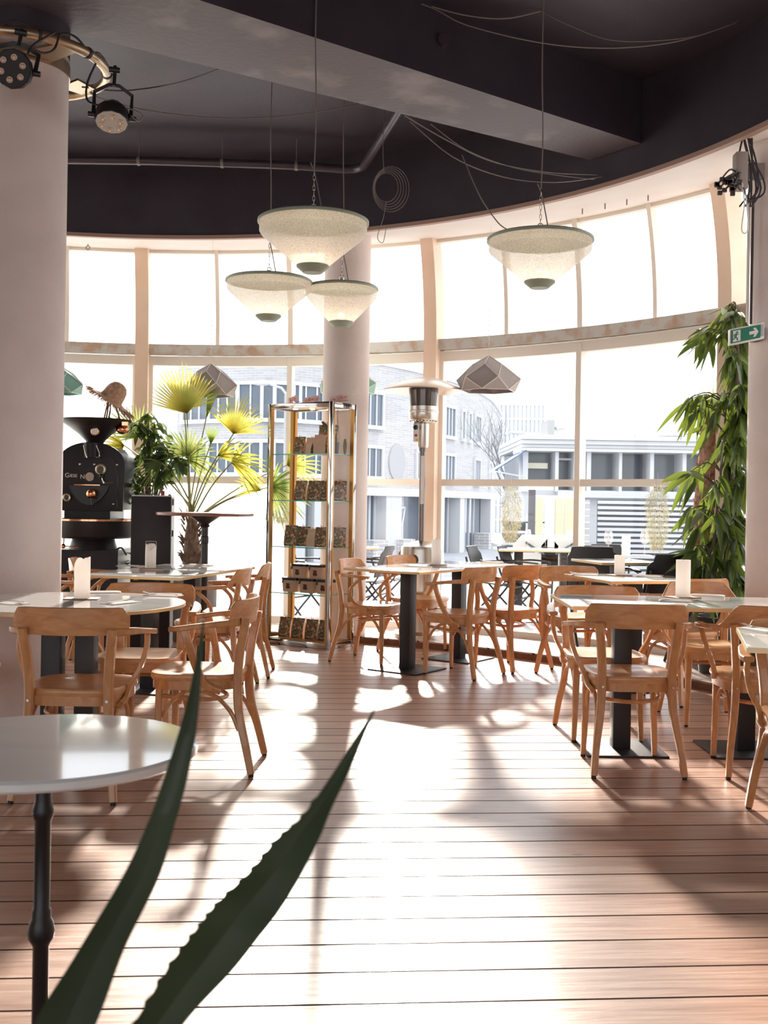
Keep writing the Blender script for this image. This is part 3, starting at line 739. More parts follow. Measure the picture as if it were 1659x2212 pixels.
# ------------------------------------------------------------------ CHAIRS
def make_bentwood(kind):
    nm = 'bentwood_armchair'
    root = thing(nm, '', 'chair')
    # seat: rounded trapezoid, slightly dished
    outline = []
    for x, y in rounded(.40, .40, .11, 6, 0, .01):
        k = 1 + .06 * (y / .2); outline.append((x * k, y))
    b = MB(); n = len(outline); rings = [(1.0, .418), (1.02, .428), (1.02, .440), (1.0, .448), (.9, .450), (.6, .443), (.2, .440)]
    vs = [(x * s, .01 + (y - .01) * s, z) for s, z in rings for x, y in outline]; fs = [tuple(range(n - 1, -1, -1)), tuple((len(rings) - 1) * n + i for i in range(n))]
    for j in range(len(rings) - 1): fs += [(j * n + i, j * n + (i + 1) % n, (j + 1) * n + (i + 1) % n, (j + 1) * n + i) for i in range(n)]
    b.add(vs, fs, 0, True); b.build('seat', M_beech2, root)
    b = MB(); b.prism([(x * .97, .01 + (y - .01) * .97) for x, y in outline], .378, .420, 0, True); b.build('seat_frame', M_beech, root)
    for s in (-1, 1):
        b = MB(); b.tube([(s * .175, .165, .012), (s * .168, .162, .2), (s * .165, .158, .40)], 0, flat=[(.024, .024), (.030, .030), (.036, .034)], up=(0, 1, 0)); b.cyl((s * .175, .165, 0), (s * .175, .165, .014), .012, 10, 1)
        b.build('leg', [M_beech, M_blackiron], root)
        pts = catmull([(s * .205, -.265, .012), (s * .190, -.235, .14), (s * .168, -.200, .28), (s * .160, -.192, .42), (s * .165, -.200, .54), (s * .178, -.222, .66), (s * .182, -.228, .70)], 4)
        fl = [(.028 + .010 * min(1, i / 12), .030 + .008 * min(1, i / 10)) for i in range(len(pts))]
        if kind == 2: fl = [(a * .9, c * .9) for a, c in fl]
        b = MB(); b.tube(pts, 0, flat=fl, up=(0, 1, 0)); b.cyl((s * .205, -.265, 0), (s * .205, -.265, .014), .012, 10, 1)
        b.cyl((s * .160, -.213, .405), (s * .160, -.218, .405), .006, 8, 2)
        b.build('leg', [M_beech, M_blackiron, M_steel], root)
    # crest rail
    def crest_pt(u, z, off):   # u in -1..1 -> arc; off = outwards
        Rr = .34; a = u * math.radians(42)
        return (math.sin(a) * (Rr + off), -.235 + (1 - math.cos(a)) * .30 * 1.0 - off * math.cos(a) - (z - .70) * .12, z)
    if kind == 1:
        nu = 22; vs = []; fs = []; prof = []
        for i in range(nu + 1):
            u = -1 + 2 * i / nu; e = abs(u)
            cut = 0 if e < .86 else .028 * (1 - math.sqrt(max(0, 1 - ((e - .86) / .14) ** 2)))
            z0, z1 = .672 + cut * .6, .787 - cut - .004 * u * u
            for z, off in ((z0, .0), (z0, .012), ((z0 + z1) / 2, .016), (z1 - .004, .012), (z1, .006), (z1 - .004, 0), ((z0 + z1) / 2, .004)):
                vs.append(crest_pt(u, z, off))
        k = 7
        for i in range(nu):
            for j in range(k): fs.append((i * k + j, i * k + (j + 1) % k, (i + 1) * k + (j + 1) % k, (i + 1) * k + j))
        fs += [tuple(range(k)), tuple(nu * k + j for j in range(k - 1, -1, -1))]
        b = MB(); b.add(vs, fs, 0, True); b.build('backrest', M_beech2, root)
        for s in (-1, 1):
            pts = catmull([(s * .190, -.196, .684), (s * .232, -.155, .684), (s * .262, -.09, .680), (s * .275, -.02, .672), (s * .282, .05, .662), (s * .276, .09, .658)], 4)
            fl = [(.024 + .02 * min(1, i / 10), .034 - .012 * min(1, i / 10)) for i in range(len(pts))]
            b = MB(); b.tube(pts, 0, flat=fl); b.build('armrest', M_beech, root)
            pts = catmull([(s * .268, .03, .655), (s * .270, .012, .60), (s * .250, -.01, .52), (s * .215, -.03, .45), (s * .205, -.06, .40), (s * .190, -.12, .375)], 4)
            b = MB(); b.tube(pts, 0, flat=(.020, .034), up=(0, 1, 0)); b.build('arm_support', M_beech, root)
    else:
        nu = 26; vs = []; fs = []; k = 6
        for i in range(nu + 1):
            u = -1.12 + 2.24 * i / nu; e = abs(u)
            t = min(1, max(0, (e - .62) / .42)); t = t * t * (3 - 2 * t)
            z1 = .787 * (1 - t) + .688 * t; z0 = .672 - .0 * t
            z0 = .676 if e < .95 else .664
            for z, off in ((z0, 0), (z0, .014), (z1 - .004, .014), (z1, .008), (z1 - .004, 0), ((z0 + z1) / 2, .002)): vs.append(crest_pt(u, z, off))
        for i in range(nu):
            for j in range(k): fs.append((i * k + j, i * k + (j + 1) % k, (i + 1) * k + (j + 1) % k, (i + 1) * k + j))
        fs += [tuple(range(k)), tuple(nu * k + j for j in range(k - 1, -1, -1))]
        b = MB(); b.add(vs, fs, 0, True); b.build('backrest', M_beech2, root)
        for s in (-1, 1):
            e0 = crest_pt(s * 1.0, .676, .007)
            pts = catmull([(e0[0], e0[1], .676), (s * .262, -.09, .674), (s * .274, -.02, .670), (s * .278, .05, .668), (s * .268, .10, .666)], 4)
            fl = [(.020 + .024 * min(1, i / 8), .026 - .006 * min(1, i / 8)) for i in range(len(pts))]
            b = MB(); b.tube(pts, 0, flat=fl); b.build('armrest', M_beech, root)
            pts = catmull([(s * .268, .07, .662), (s * .272, .02, .645), (s * .268, -.05, .585), (s * .25, -.07, .53), (s * .228, -.05, .47), (s * .212, .01, .435), (s * .205, .06, .415)], 5)
            b = MB(); b.tube(pts, .0125, 8); b.build('arm_support', M_beech, root)
    # bent braces
    for s in (-1, 1):
        b = MB()
        b.tube(catmull([(s * .166, .145, .25), (s * .168, .11, .315), (s * .168, .05, .362), (s * .168, -.0, .376)], 4), .010, 7)
        b.tube(catmull([(s * .172, -.02, .376), (s * .172, -.10, .345), (s * .176, -.165, .28), (s * .186, -.205, .20)], 4), .010, 7)
        b.build('side_brace', M_beech, root)
    b = MB(); b.tube(catmull([(-.16, .15, .345), (-.155, .05, .335), (-.125, -.06, .325), (0, -.115, .320), (.125, -.06, .325), (.155, .05, .335), (.16, .15, .345)], 5), .010, 8); b.build('hoop_stretcher', M_beech, root)
    return root
proto = {1: make_bentwood(1), 2: make_bentwood(2)}; used = {1: False, 2: False}
def chair(kind, x, y, deg, label, group):
    loc = (x, y, 0); rz = math.radians(deg)
    if not used[kind]:
        used[kind] = True; o = proto[kind]; o.location = loc; o.rotation_euler = (0, 0, rz); o['label'] = label; o['group'] = group
        return o
    return copy_tree(proto[kind], loc, rz, label, group)
gW = 'bentwood armchairs around the cafe tables'
chair(1, -1.27, 4.62, 0, 'rounded-back wooden armchair in front of the round table, seen from behind', gW)
chair(1, -.83, 5.05, 88, 'wooden armchair seen side-on right of the round table, behind the taller agave leaf', gW)
chair(1, -1.22, 5.52, 178, 'wooden armchair behind the round table, its back just above the tabletop', gW)
chair(1, -2.0, 5.0, -88, 'wooden armchair at the left picture edge, only its seat corner showing', gW)
chair(2, -1.12, 7.13, 83, 'winged-back wooden armchair at the right side of the rectangular table, nearer one', gW)
chair(2, -1.05, 7.72, 91, 'winged-back wooden armchair nearest the brass display cabinet at the rectangular table', gW)
chair(2, -2.06, 8.05, -82, 'winged-back wooden armchair in front of the roaster, facing right', gW)
chair(2, -2.12, 7.45, -88, 'wooden armchair half hidden behind the left column and the melted candle', gW)
chair(2, -.07, 8.42, -117, 'winged-back wooden armchair at the left end of the centre table, beside the display cabinet', gW)
chair(1, .30, 9.03, -122, 'wooden armchair behind the centre table in front of the patio heater tank', gW)
chair(1, .55, 7.86, 54, 'wooden armchair nearest the camera at the centre table, seat towards the left', gW)
chair(1, .95, 8.22, 38, 'wooden armchair at the right end of the centre table, back towards the camera', gW)
chair(1, 1.17, 5.17, 0, 'wooden armchair in front of the near right table, seen squarely from behind', gW)
chair(2, 1.80, 5.17, -4, 'winged-back wooden armchair, second from left along the front of the near right table', gW)
chair(1, 1.18, 5.82, 180, 'wooden armchair tucked behind the left half of the near right table, facing the camera', gW)
chair(2, 1.88, 6.26, 182, 'winged-back wooden armchair behind the near right table, beside the right column', gW)
chair(2, 1.93, 6.98, 22, 'winged-back wooden armchair right behind the tall plain candle, at the table before the step', gW)
chair(1, 1.40, 7.75, 196, 'wooden armchair on the far left side of the table before the step, facing the camera', gW)
chair(1, 1.675, 4.16, 171.4, 'wooden armchair cut by the lower right picture edge, nearest of the right-hand chairs', gW)

# black armchairs
def make_black():
    root = thing('black_armchair', '', 'chair')
    def sheet(pts_fn, nu, nv, th, name):
        vs = []; fs = []
        for side in (0, 1):
            for j in range(nv + 1):
                for i in range(nu + 1):
                    p, nr = pts_fn(i / nu * 2 - 1, j / nv); vs.append(Vector(p) + Vector(nr) * (th if side else 0))
        W = nu + 1; H_ = (nv + 1) * W
        for j in range(nv):
            for i in range(nu):
                a = j * W + i; fs.append((a, a + 1, a + W + 1, a + W)); fs.append((H_ + a, H_ + a + W, H_ + a + W + 1, H_ + a + 1))
        edge = [(i) for i in range(nu)] 
        loop = list(range(W)) + [j * W + nu for j in range(1, nv + 1)] + [nv * W + i for i in range(nu - 1, -1, -1)] + [j * W for j in range(nv - 1, 0, -1)]
        for k in range(len(loop)): a, c = loop[k], loop[(k + 1) % len(loop)]; fs.append((a, H_ + a, H_ + c, c))
        b = MB(); b.add(vs, fs, 0, True); return b.build(name, M_blackseat, root)
    def back(u, v):
        k = 1 - .14 * max(0, v - .75) ** 1 / .25 * abs(u) ** 6
        z = .50 + .33 * v
        if abs(u) > .8 and v > .8: z -= .05 * ((abs(u) - .8) / .2) ** 2 * ((v - .8) / .2)
        return (u * .215 * k, -.21 - .10 * v + .035 * u * u, z), (0, -1, .2)
    sheet(back, 12, 8, .012, 'backrest')
    def seat(u, v):
        return (u * (.20 + .02 * v), -.19 + .42 * v, .45 + .01 * math.cos(v * PI) - (.03 * max(0, v - .8) / .2) ** 1), (0, 0, -1)
    sheet(seat, 8, 8, .012, 'seat')
    for s in (-1, 1):
        b = MB(); b.tube(catmull([(s * .20, -.29, .72), (s * .215, -.22, .50), (s * .22, -.05, .30), (s * .225, .14, .10), (s * .225, .20, .0)], 4), .011, 8); b.build('leg', M_blacksteel, root)
        b = MB(); b.tube(catmull([(s * .235, .20, .655), (s * .235, .14, .52), (s * .235, .0, .32), (s * .235, -.18, .12), (s * .235, -.27, .0)], 4), .011, 8); b.build('leg', M_blacksteel, root)
        b = MB(); b.tube(catmull([(s * .225, -.27, .66), (s * .245, -.15, .665), (s * .25, 0, .672), (s * .245, .18, .66)], 4), 0, flat=(.045, .018)); b.build('armrest', M_blackseat, root)
    b = MB(); b.tube([(-.22, -.02, .27), (.22, -.02, .27)], .010, 8); b.tube([(-.21, -.20, .44), (.21, -.20, .44)], .010, 8); b.tube([(-.22, .10, .43), (.22, .10, .43)], .010, 8); b.build('crossbar', M_blacksteel, root)
    return root
blk_proto = make_black(); blk_used = [False]
def bchair(x, y, z, deg, label, group):
    if not blk_used[0]:
        blk_used[0] = True; o = blk_proto; o.location = (x, y, z); o.rotation_euler = (0, 0, math.radians(deg)); o['label'] = label; o['group'] = group; return o
    return copy_tree(blk_proto, (x, y, z), math.radians(deg), label, group)
gB = 'black armchairs on the ring and the terrace'; ZG = -.06
bchair(1.74, 8.66, ZS, 184, 'black moulded armchair left of the indoor wine glasses table, on the raised ring', gB)
bchair(1.99, 7.98, ZS, 18, 'large black moulded armchair back between the wine glasses and the leafy plant', gB)
p = D(786, 1170, 11.6); bchair(p.x, 11.6, ZG, 74, 'black armchair outside, just right of the round column', gB)
p = D(826, 1170, 12.1); bchair(p.x, 12.1, ZG, 74, 'black armchair outside partly behind the patio heater tank', gB)
p = D(1075, 1170, 11.7); bchair(p.x, 11.7, ZG, -112, 'black armchair outside directly right of the wide peach window post', gB)
p = D(1140, 1170, 11.9); bchair(p.x, 11.9, ZG, -112, 'black armchair outside at the left end of the terrace table', gB)
p = D(1298, 1178, 11.9); bchair(p.x, 12.2, ZG, 172, 'black chair back outside peeking above the indoor black chair', gB)
p = D(1345, 1178, 11.9); bchair(p.x, 12.7, ZG, 172, 'black chair back outside behind the candle between the wine glasses', gB)
p = D(655, 1170, 11.4); bchair(p.x - .02, 11.6, ZG, -120, 'black armchair outside seen through the glass shelves of the display cabinet', gB)

# ------------------------------------------------------------------ TABLES
def table(name, label, x, y, deg, w, d, h=.75, z=0, round_=False, posts_=((0, 0),), plate=.40, group=None, colw=.088):
    root = thing(name, label, 'table', (x, y, z), math.radians(deg), group)
    if round_:
        b = MB(); b.lathe([(0, h - .018), (w / 2 - .002, h - .018), (w / 2 - .002, h - .003), (w / 2 - .006, h), (0, h)], n=72); b.build('tabletop', M_marble, root, angle=25)
        b = MB(); b.lathe([(w / 2 - .002, h - .018), (w / 2 + .003, h - .018), (w / 2 + .003, h - .003), (w / 2 - .002, h - .003)], n=72); b.build('brass_edge', M_brass, root)
    else:
        b = MB(); b.box((-w / 2 + .004, -d / 2 + .004, h - .018), (w / 2 - .004, d / 2 - .004, h)); b.build('tabletop', M_marble, root, bevel=.0015)
        b = MB()
        for a, c in (((-w / 2, -d / 2), (w / 2, -d / 2 + .004)), ((-w / 2, d / 2 - .004), (w / 2, d / 2)), ((-w / 2, -d / 2 + .004), (-w / 2 + .004, d / 2 - .004)), ((w / 2 - .004, -d / 2 + .004), (w / 2, d / 2 - .004))):
            b.box((a[0], a[1], h - .0185), (c[0], c[1], h - .002))
        b.build('brass_edge', M_brass, root)
    b = MB(); b.box((-w / 2 * .6, -d / 2 * .6, h - .030), (w / 2 * .6, d / 2 * .6, h - .0225)); b.build('top_bracket', M_blacksteel, root)
    for px_, py_ in posts_:
        b = MB(); b.box((px_ - colw / 2, py_ - colw / 2, .010), (px_ + colw / 2, py_ + colw / 2, h - .030)); b.build('column', M_blacksteel, root, bevel=.003)
    b = MB(); pw = plate / 2 + (abs(posts_[0][0]) if len(posts_) > 1 else 0); b.box((-pw, -plate / 2, 0), (pw, plate / 2, .010)); b.build('base_plate', M_blacksteel, root, bevel=.002)
    return root
gT = 'marble-topped pedestal tables with brass edges'
table('cafe_table', 'round marble table with brass edge beside the left column, melted candle on it', -1.45, 5.02, 0, 1.06, 1.06, round_=True, posts_=((-.065, 0), (.075, .05)), plate=.42, group=gT)
table('cafe_table', 'front half of the rectangular marble table in front of the black control box', -1.50, 7.03, -14, .70, .64, plate=.42, group=gT)
p = Vector((-1.50, 7.03)) + Vector((math.sin(math.radians(14)), math.cos(math.radians(14)))) * .645
table('cafe_table', 'rear half of the rectangular marble table in front of the black control box', p.x, p.y, -14, .70, .64, plate=.42, group=gT)
a = math.radians(55); u = Vector((math.cos(a), math.sin(a)))
table('cafe_table', 'near half of the centre marble table, between four wooden chairs', .19, 8.02, -35, .66, .72, plate=.42, group=gT)
p = Vector((.19, 8.02)) + u * .725
table('cafe_table', 'far half of the centre marble table, nearer the raised step', p.x, p.y, -35, .66, .72, plate=.42, group=gT)
table('cafe_table', 'left half of the near right marble table, two chairs tucked in', 1.215, 5.515, 0, .625, .68, plate=.40, group=gT)
table('cafe_table', 'right half of the near right marble table, carrying on out of the picture', 1.842, 5.515, 0, .625, .68, plate=.40, group=gT)
table('cafe_table', 'marble table standing before the step on the right, low candle on it', 1.70, 7.36, 15, .70, .72, plate=.40, group=gT)
table('cafe_table', 'marble table corner cut by the right picture edge', 1.66, 3.98, -15, .66, .66, plate=.40, group=gT)
table('cafe_table', 'small marble table with two wine glasses on the raised ring by the window', 1.80, 8.36, 14, .52, .56, h=.75, z=ZS, plate=.36, group=gT)
pt = D(1165, 1200, 11.35)
table('terrace_table', 'terrace table outside the window, left half, with wine glasses', 1.50, 12.05, 0, .50, .72, h=.80, z=ZG, plate=.4, group=gT)
table('terrace_table', 'terrace table outside the window, right half, beside the narrow mullion', 2.00, 12.05, 0, .50, .72, h=.80, z=ZG, plate=.4, group=gT)
table('terrace_table', 'terrace table outside, half hidden behind the round column', .0 - .38, 11.9, 0, .66, .66, h=.80, z=ZG, plate=.4, group=gT)

# near round bistro table on a turned iron foot
def bistro():
    root = thing('bistro_table', 'small round white marble table on a black turned iron post, lower left foreground', 'table', (-.655, 2.12, 0))
    r = .296; b = MB(); b.lathe([(0, .728), (r - .006, .728), (r, .733), (r, .745), (r - .006, .75), (0, .75)], n=96); b.build('tabletop', M_marble, root, angle=25)
    b = MB(); rr = .0155
    prof = [(0, .06), (.03, .06), (.03, .08), (rr, .10), (rr, .355), (.019, .362), (.024, .37), (.026, .385), (.023, .40), (.0185, .41), (.0185, .425), (.0155, .43), (.0155, .62 - .02), (.0175, .603), (.0205, .612), (.0205, .622), (.0175, .632), (rr, .64), (rr, .70), (.05, .715), (.10, .727), (0, .727)]
    b.lathe(prof, n=28); b.build('post', M_blackiron, root)
    for k in range(3):
        a = 2 * PI * k / 3 + .5; c, s = math.cos(a), math.sin(a)
        b = MB(); b.tube(catmull([(c * .01, s * .01, .10), (c * .08, s * .08, .085), (c * .17, s * .17, .035), (c * .22, s * .22, .012)], 4), [.02, .02, .018, .018, .017, .016, .015, .015, .014, .013, .012, .012, .012], 8); b.build('foot', M_blackiron, root)
bistro()

# bar table
def bar_table():
    p = D(443, 1110, 8.15); root = thing('bar_table', 'tall standing table with thin wooden top in front of the black control box and palm', 'table', (p.x, 8.15, 0))
    b = MB(); b.lathe([(0, 1.108), (.355, 1.108), (.362, 1.113), (.362, 1.127), (.357, 1.131), (0, 1.131)], n=64); b.build('tabletop', mat('dark_red_wood', (.20, .075, .045), .3, col2=(.30, .12, .07), scale=6, stretch=(1, 6, 1)), root, angle=50)
    b = MB(); b.lathe([(0, .02), (.028, .02), (.026, .9), (.030, .905), (.030, .95), (.026, .955), (.026, 1.02), (.038, 1.03), (.030, 1.045), (.05, 1.06), (.12, 1.108), (0, 1.108)], n=28); b.build('post', M_blackiron, root)
    b = MB(); b.lathe([(0, 0), (.2, 0), (.2, .012), (.06, .03), (0, .03)], n=40); b.build('base_plate', M_blackiron, root)
bar_table()

# ------------------------------------------------------------------ TABLEWARE
def candle(px, py, zt, h, r, label, melted=False, coaster=True, clabel='', seed=1):
    p = G(px, py, zt); z = zt
    if coaster:
        b = MB(); w = r * 2.9; b.prism(rounded(w * 1.5, w, .01), 0, .005); o = b.build('coaster', M_coaster, loc=(p.x, p.y, z)); o.rotation_euler[2] = .1 * seed
        tag(o, clabel, 'coaster', 'coasters under the candles'); z += .005
    root = thing('pillar_candle', label, 'candle', (p.x, p.y, z), seed, 'white pillar candles on the tables')
    n = 28; rnd = random.Random(seed); vs = []; fs = []
    rings = [(0, .98), (.004, 1), (h * .5, 1), (h * .9, 1.0), (h, 1.0), (h, .9), (h * .985, .8), (h * .97, .3)]
    for j, (z_, k) in enumerate(rings):
        for i in range(n):
            a = 2 * PI * i / n; zz_ = z_; kk = k
            if melted and j >= 3:
                dip = (.5 + .5 * math.cos(a - 1.9)) ** 2 * .24 * h + .02 * math.sin(3 * a + seed) * .5
                zz_ -= max(0, dip); kk *= 1 + .03 * math.sin(5 * a + seed)
            vs.append((r * kk * math.cos(a), r * kk * math.sin(a), zz_))
    for j in range(len(rings) - 1): fs += [(j * n + i, j * n + (i + 1) % n, (j + 1) * n + (i + 1) % n, (j + 1) * n + i) for i in range(n)]
    fs += [tuple(range(n - 1, -1, -1)), tuple((len(rings) - 1) * n + i for i in range(n))]
    b = MB(); b.add(vs, fs, 0, True); b.build('wax', M_wax, root, angle=60)
    b = MB(); top = h * (.80 if melted else .97); b.tube([(0, 0, top - .005), (.001, 0, top + .008), (.004, .001, top + .014)], .0015, 6); b.build('wick', M_wick, root)
candle(177, 1294, .75, .195, .037, 'tall white pillar candle with melted ragged top on the round table', True, True, 'brown coaster under the candle on the round table', 1)
candle(325, 1228, .75, .165, .037, 'white pillar candle with a broken-away rim on the rectangular table', True, True, 'brown coaster under the candle on the rectangular table', 3)
candle(942, 1221, .75, .195, .036, 'white pillar candle on the centre table in front of the patio heater tank', False, True, 'brown coaster under the candle on the centre table', 2)
candle(1475, 1291, .75, .195, .038, 'tall smooth white candle on the near right table', False, True, 'brown coaster under the tall smooth candle', 4)
candle(1338, 1243, .75, .135, .036, 'shorter white candle on the table before the step', False, True, 'brown coaster under the shorter candle', 5)
candle(1352, 1200, .81, .17, .036, 'white candle standing between the two indoor wine glasses', False, False, '', 6)
candle(1190, 1182, .74, .155, .04, 'white candle on the terrace table outside', False, False, '', 7)

def setting(px, py, zt, deg, where, fork=True):
    p = G(px, py, zt); g1 = 'folded linen napkins on the tables'
    b = MB(); rz = math.radians(deg)
    def sheetn(w, d, z0, z1, x0=0, y0=0, rt=0):
        pl = rounded(w, d, .004, 2, x0, y0); c, s = math.cos(rt), math.sin(rt); b.prism([(x * c - y * s, x * s + y * c) for x, y in pl], z0, z1, 0)
    sheetn(.10, .18, 0, .0025); sheetn(.09, .17, .0025, .0045, .004, 0, .06)
    vs = []; n = 8
    for i in range(n + 1):
        t = i / n
        for y in (-.085, .085): vs.append((-.040 + .08 * t, y * .9 * (1 - .12 * t), .005 + .004 * math.sin(t * PI)))
    b.add(vs, [(2 * i, 2 * i + 2, 2 * i + 3, 2 * i + 1) for i in range(n)], 0, True)
    o = b.build('napkin', M_napkin, loc=(p.x, p.y, zt)); o.rotation_euler[2] = rz; tag(o, 'folded off-white napkin ' + where, 'napkin', g1)
    if fork:
        root = thing('fork', 'steel fork lying on the napkin ' + where, 'fork', (p.x, p.y, zt + .0095), rz + .12, 'forks on the napkins')
        b = MB(); b.tube([(0, -.095, .002), (0, -.04, .0035), (0, .02, .003), (0, .04, .002)], 0, flat=[(.012, .002), (.008, .003), (.006, .003), (.010, .002)]); b.build('handle', M_cutlery, root)
        b = MB(); b.box((-.011, .035, .001), (.011, .055, .003))
        for k in range(4): x = -.0095 + .0063 * k; b.tube([(x, .052, .002), (x, .075, .004), (x, .098, .010)], .0012, 5)
        b.build('tines', M_cutlery, root)
setting(18, 1304, .75, 60, 'at the left edge of the round table')
setting(258, 1303, .75, -35, 'right of the candle on the round table')
setting(352, 1287, .75, 80, 'at the far right rim of the round table')
setting(222, 1280, .75, -75, 'behind the candle on the round table', False)
setting(282, 1223, .75, 75, 'left of the candle on the rectangular table', False)
setting(415, 1229, .75, 70, 'at the front corner of the rectangular table')
setting(432, 1221, .75, 80, 'at the far right of the rectangular table', False)
setting(905, 1224, .75, 60, 'on the left half of the centre table', False)
setting(1062, 1215, .75, 60, 'on the far end of the centre table')
setting(1246, 1288, .75, 80, 'at the left corner of the near right table', False)
setting(1462, 1299, .75, 75, 'just in front of the tall smooth candle')
setting(1528, 1287, .75, 70, 'right of the tall smooth candle', False)
setting(1262, 1242, .75, 80, 'on the left of the table before the step')
setting(1402, 1246, .75, 80, 'right of the shorter candle')
setting(1645, 1362, .75, 20, 'on the table corner at the right picture edge')
setting(1385, 1200, .81, 70, 'beside the right wine glass', False)

def make_wineglass():
    root = thing('wine_glass', '', 'wine glass')
    b = MB(); b.lathe([(.0, .002), (.034, .0), (.034, .003), (.006, .008), (.004, .02), (.004, .085), (.006, .092)], n=24); b.build('stem', M_wineglass, root)
    b = MB(); b.lathe([(.003, .09), (.018, .096), (.032, .112), (.039, .135), (.039, .155), (.034, .185), (.029, .205)], n=28)
    b.lathe([(.0285, .205), (.0335, .185), (.038, .155), (.038, .135), (.031, .113), (.017, .098), (.0, .094)], n=28); b.build('bowl', M_wineglass, root)
    b = MB(); b.lathe([(.0285, .2048), (.0292, .2062), (.0285, .2062)], n=28); b.build('rim', M_white, root)
    return root
wg = make_wineglass()
for k, (px, py, z, lb) in enumerate(((1314, 1200, .81, 'wine glass left of the candle on the small indoor window table'), (1392, 1199, .81, 'wine glass right of the candle on the small indoor window table'), (1140, 1183, .74, 'leftmost wine glass on the terrace table outside'), (1178, 1181, .74, 'middle wine glass on the terrace table outside'), (1230, 1183, .74, 'rightmost wine glass on the terrace table outside'))):
    p = G(px, py, z); o = wg if k == 0 else copy_tree(wg); o.location = p; o['label'] = lb; o['group'] = 'wine glasses on the window tables'

# folded terrace tables (hexagonal panels)
for px, sgn, lb in ((1157, 1, 'left'), (1218, -1, 'right')):
    p = D(px, 1200, 13.0); root = thing('folding_table', '%s one of the two folded pale tables with clipped corners standing outside on the terrace' % lb, 'folding table', (p.x, 13.0, ZG))
    w, h = .27, 1.0; pts = [(-w, .55), (-w, .80), (-w * .6, .93), (w * .6, .93), (w, .80), (w, .55)]
    b = MB(); b.xprism(pts, 0, .02); b.build('tabletop', mat('pale_grey_laminate', (.66, .68, .66), .5), root)
    b = MB(); b.tube([(-.12 * sgn, -.01, .84), (.10 * sgn, -.01, .70)], .012, 6); b.build('strut', M_slatd, root)
    for s in (-1, 1):
        b = MB(); b.tube([(s * w * .8, .02, .6), (s * w * .8, .15, 0)], .012, 6); b.build('leg', M_blacksteel, root)

# ------------------------------------------------------------------ DISPLAY CABINET with coffee
TH = math.radians(-33); FR = Vector((-.44, 9.0, 0)); WW, DD, HH = .68, .36, 2.06
wv = Vector((math.cos(TH), math.sin(TH), 0)); dv = Vector((-math.sin(TH), math.cos(TH), 0))
cc = FR - wv * WW / 2 + dv * DD / 2
cab = thing('display_cabinet', 'tall chrome and brass glass-shelved display cabinet in front of the round column', 'cabinet', cc, TH)
t = .032
for sx in (-1, 1):
    for sy in (-1, 1):
        x, y = sx * (WW / 2 - t / 2), sy * (DD / 2 - t / 2)
        b = MB(); b.box((x - t / 2, y - t / 2, 0), (x + t / 2, y + t / 2, HH)); b.build('corner_post', M_chrome, cab, bevel=.002)
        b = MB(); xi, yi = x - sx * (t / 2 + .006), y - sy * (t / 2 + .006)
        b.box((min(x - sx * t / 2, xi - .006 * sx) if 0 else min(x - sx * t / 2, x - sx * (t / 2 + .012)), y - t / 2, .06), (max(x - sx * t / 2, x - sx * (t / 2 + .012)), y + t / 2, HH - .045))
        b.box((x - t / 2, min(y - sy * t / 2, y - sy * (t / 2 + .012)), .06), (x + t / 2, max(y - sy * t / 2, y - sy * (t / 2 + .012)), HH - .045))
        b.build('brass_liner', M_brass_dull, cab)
for z0, z1, nm in ((0.0, .05, 'bottom_rail'), (HH - .045, HH, 'top_rail')):
    b = MB()
    for s in (-1, 1):
        b.box((-WW / 2 + t, s * (DD / 2 - t / 2) - t / 2, z0), (WW / 2 - t, s * (DD / 2 - t / 2) + t / 2, z1)); b.box((s * (WW / 2 - t / 2) - t / 2, -DD / 2 + t, z0), (s * (WW / 2 - t / 2) + t / 2, DD / 2 - t, z1))
    b.build(nm, M_chrome, cab, bevel=.002)
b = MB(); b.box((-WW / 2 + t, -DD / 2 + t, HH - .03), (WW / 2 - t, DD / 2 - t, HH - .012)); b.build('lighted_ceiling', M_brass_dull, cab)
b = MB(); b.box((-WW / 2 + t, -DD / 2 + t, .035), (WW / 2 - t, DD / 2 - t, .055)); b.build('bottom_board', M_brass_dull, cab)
ML = mat('lit_spot', (1, .8, .5), .4); ML.node_tree.nodes['Principled BSDF'].inputs['Emission Color'].default_value = (1, .72, .38, 1); ML.node_tree.nodes['Principled BSDF'].inputs['Emission Strength'].default_value = 12
for x in (-.2, -.02, .18):
    b = MB(); b.lathe([(0, HH - .036), (.02, HH - .036), (.022, HH - .03), (0, HH - .03)], (x, .02, 0), 16); b.build('spot_light', ML, cab)
SH = [1.63, 1.235, .84, .445]
for z in SH:
    b = MB(); b.box((-WW / 2 + t + .013, -DD / 2 + .018, z - .008), (WW / 2 - t - .013, DD / 2 - .018, z)); o = b.build('glass_shelf', M_shelfglass, cab)
    e = MB(); e.box((-WW / 2 + t + .013, -DD / 2 + .0165, z - .008), (WW / 2 - t - .013, -DD / 2 + .0185, z)); e.box((WW / 2 - t - .013, -DD / 2 + .03, z - .007), (WW / 2 - t - .0115, DD / 2 - .02, z - .001)); e.build('shelf_edge', M_glassedge, o)
b = MB(); b.box((WW / 2 - .012, -DD / 2 + t, .05), (WW / 2 - .009, DD / 2 - t, HH - .045)); b.build('side_glass', thin_glass('clear_side_glass', refl=.012), cab)
def cabp(x, y, z): return cc + wv * x + dv * y + Vector((0, 0, z))
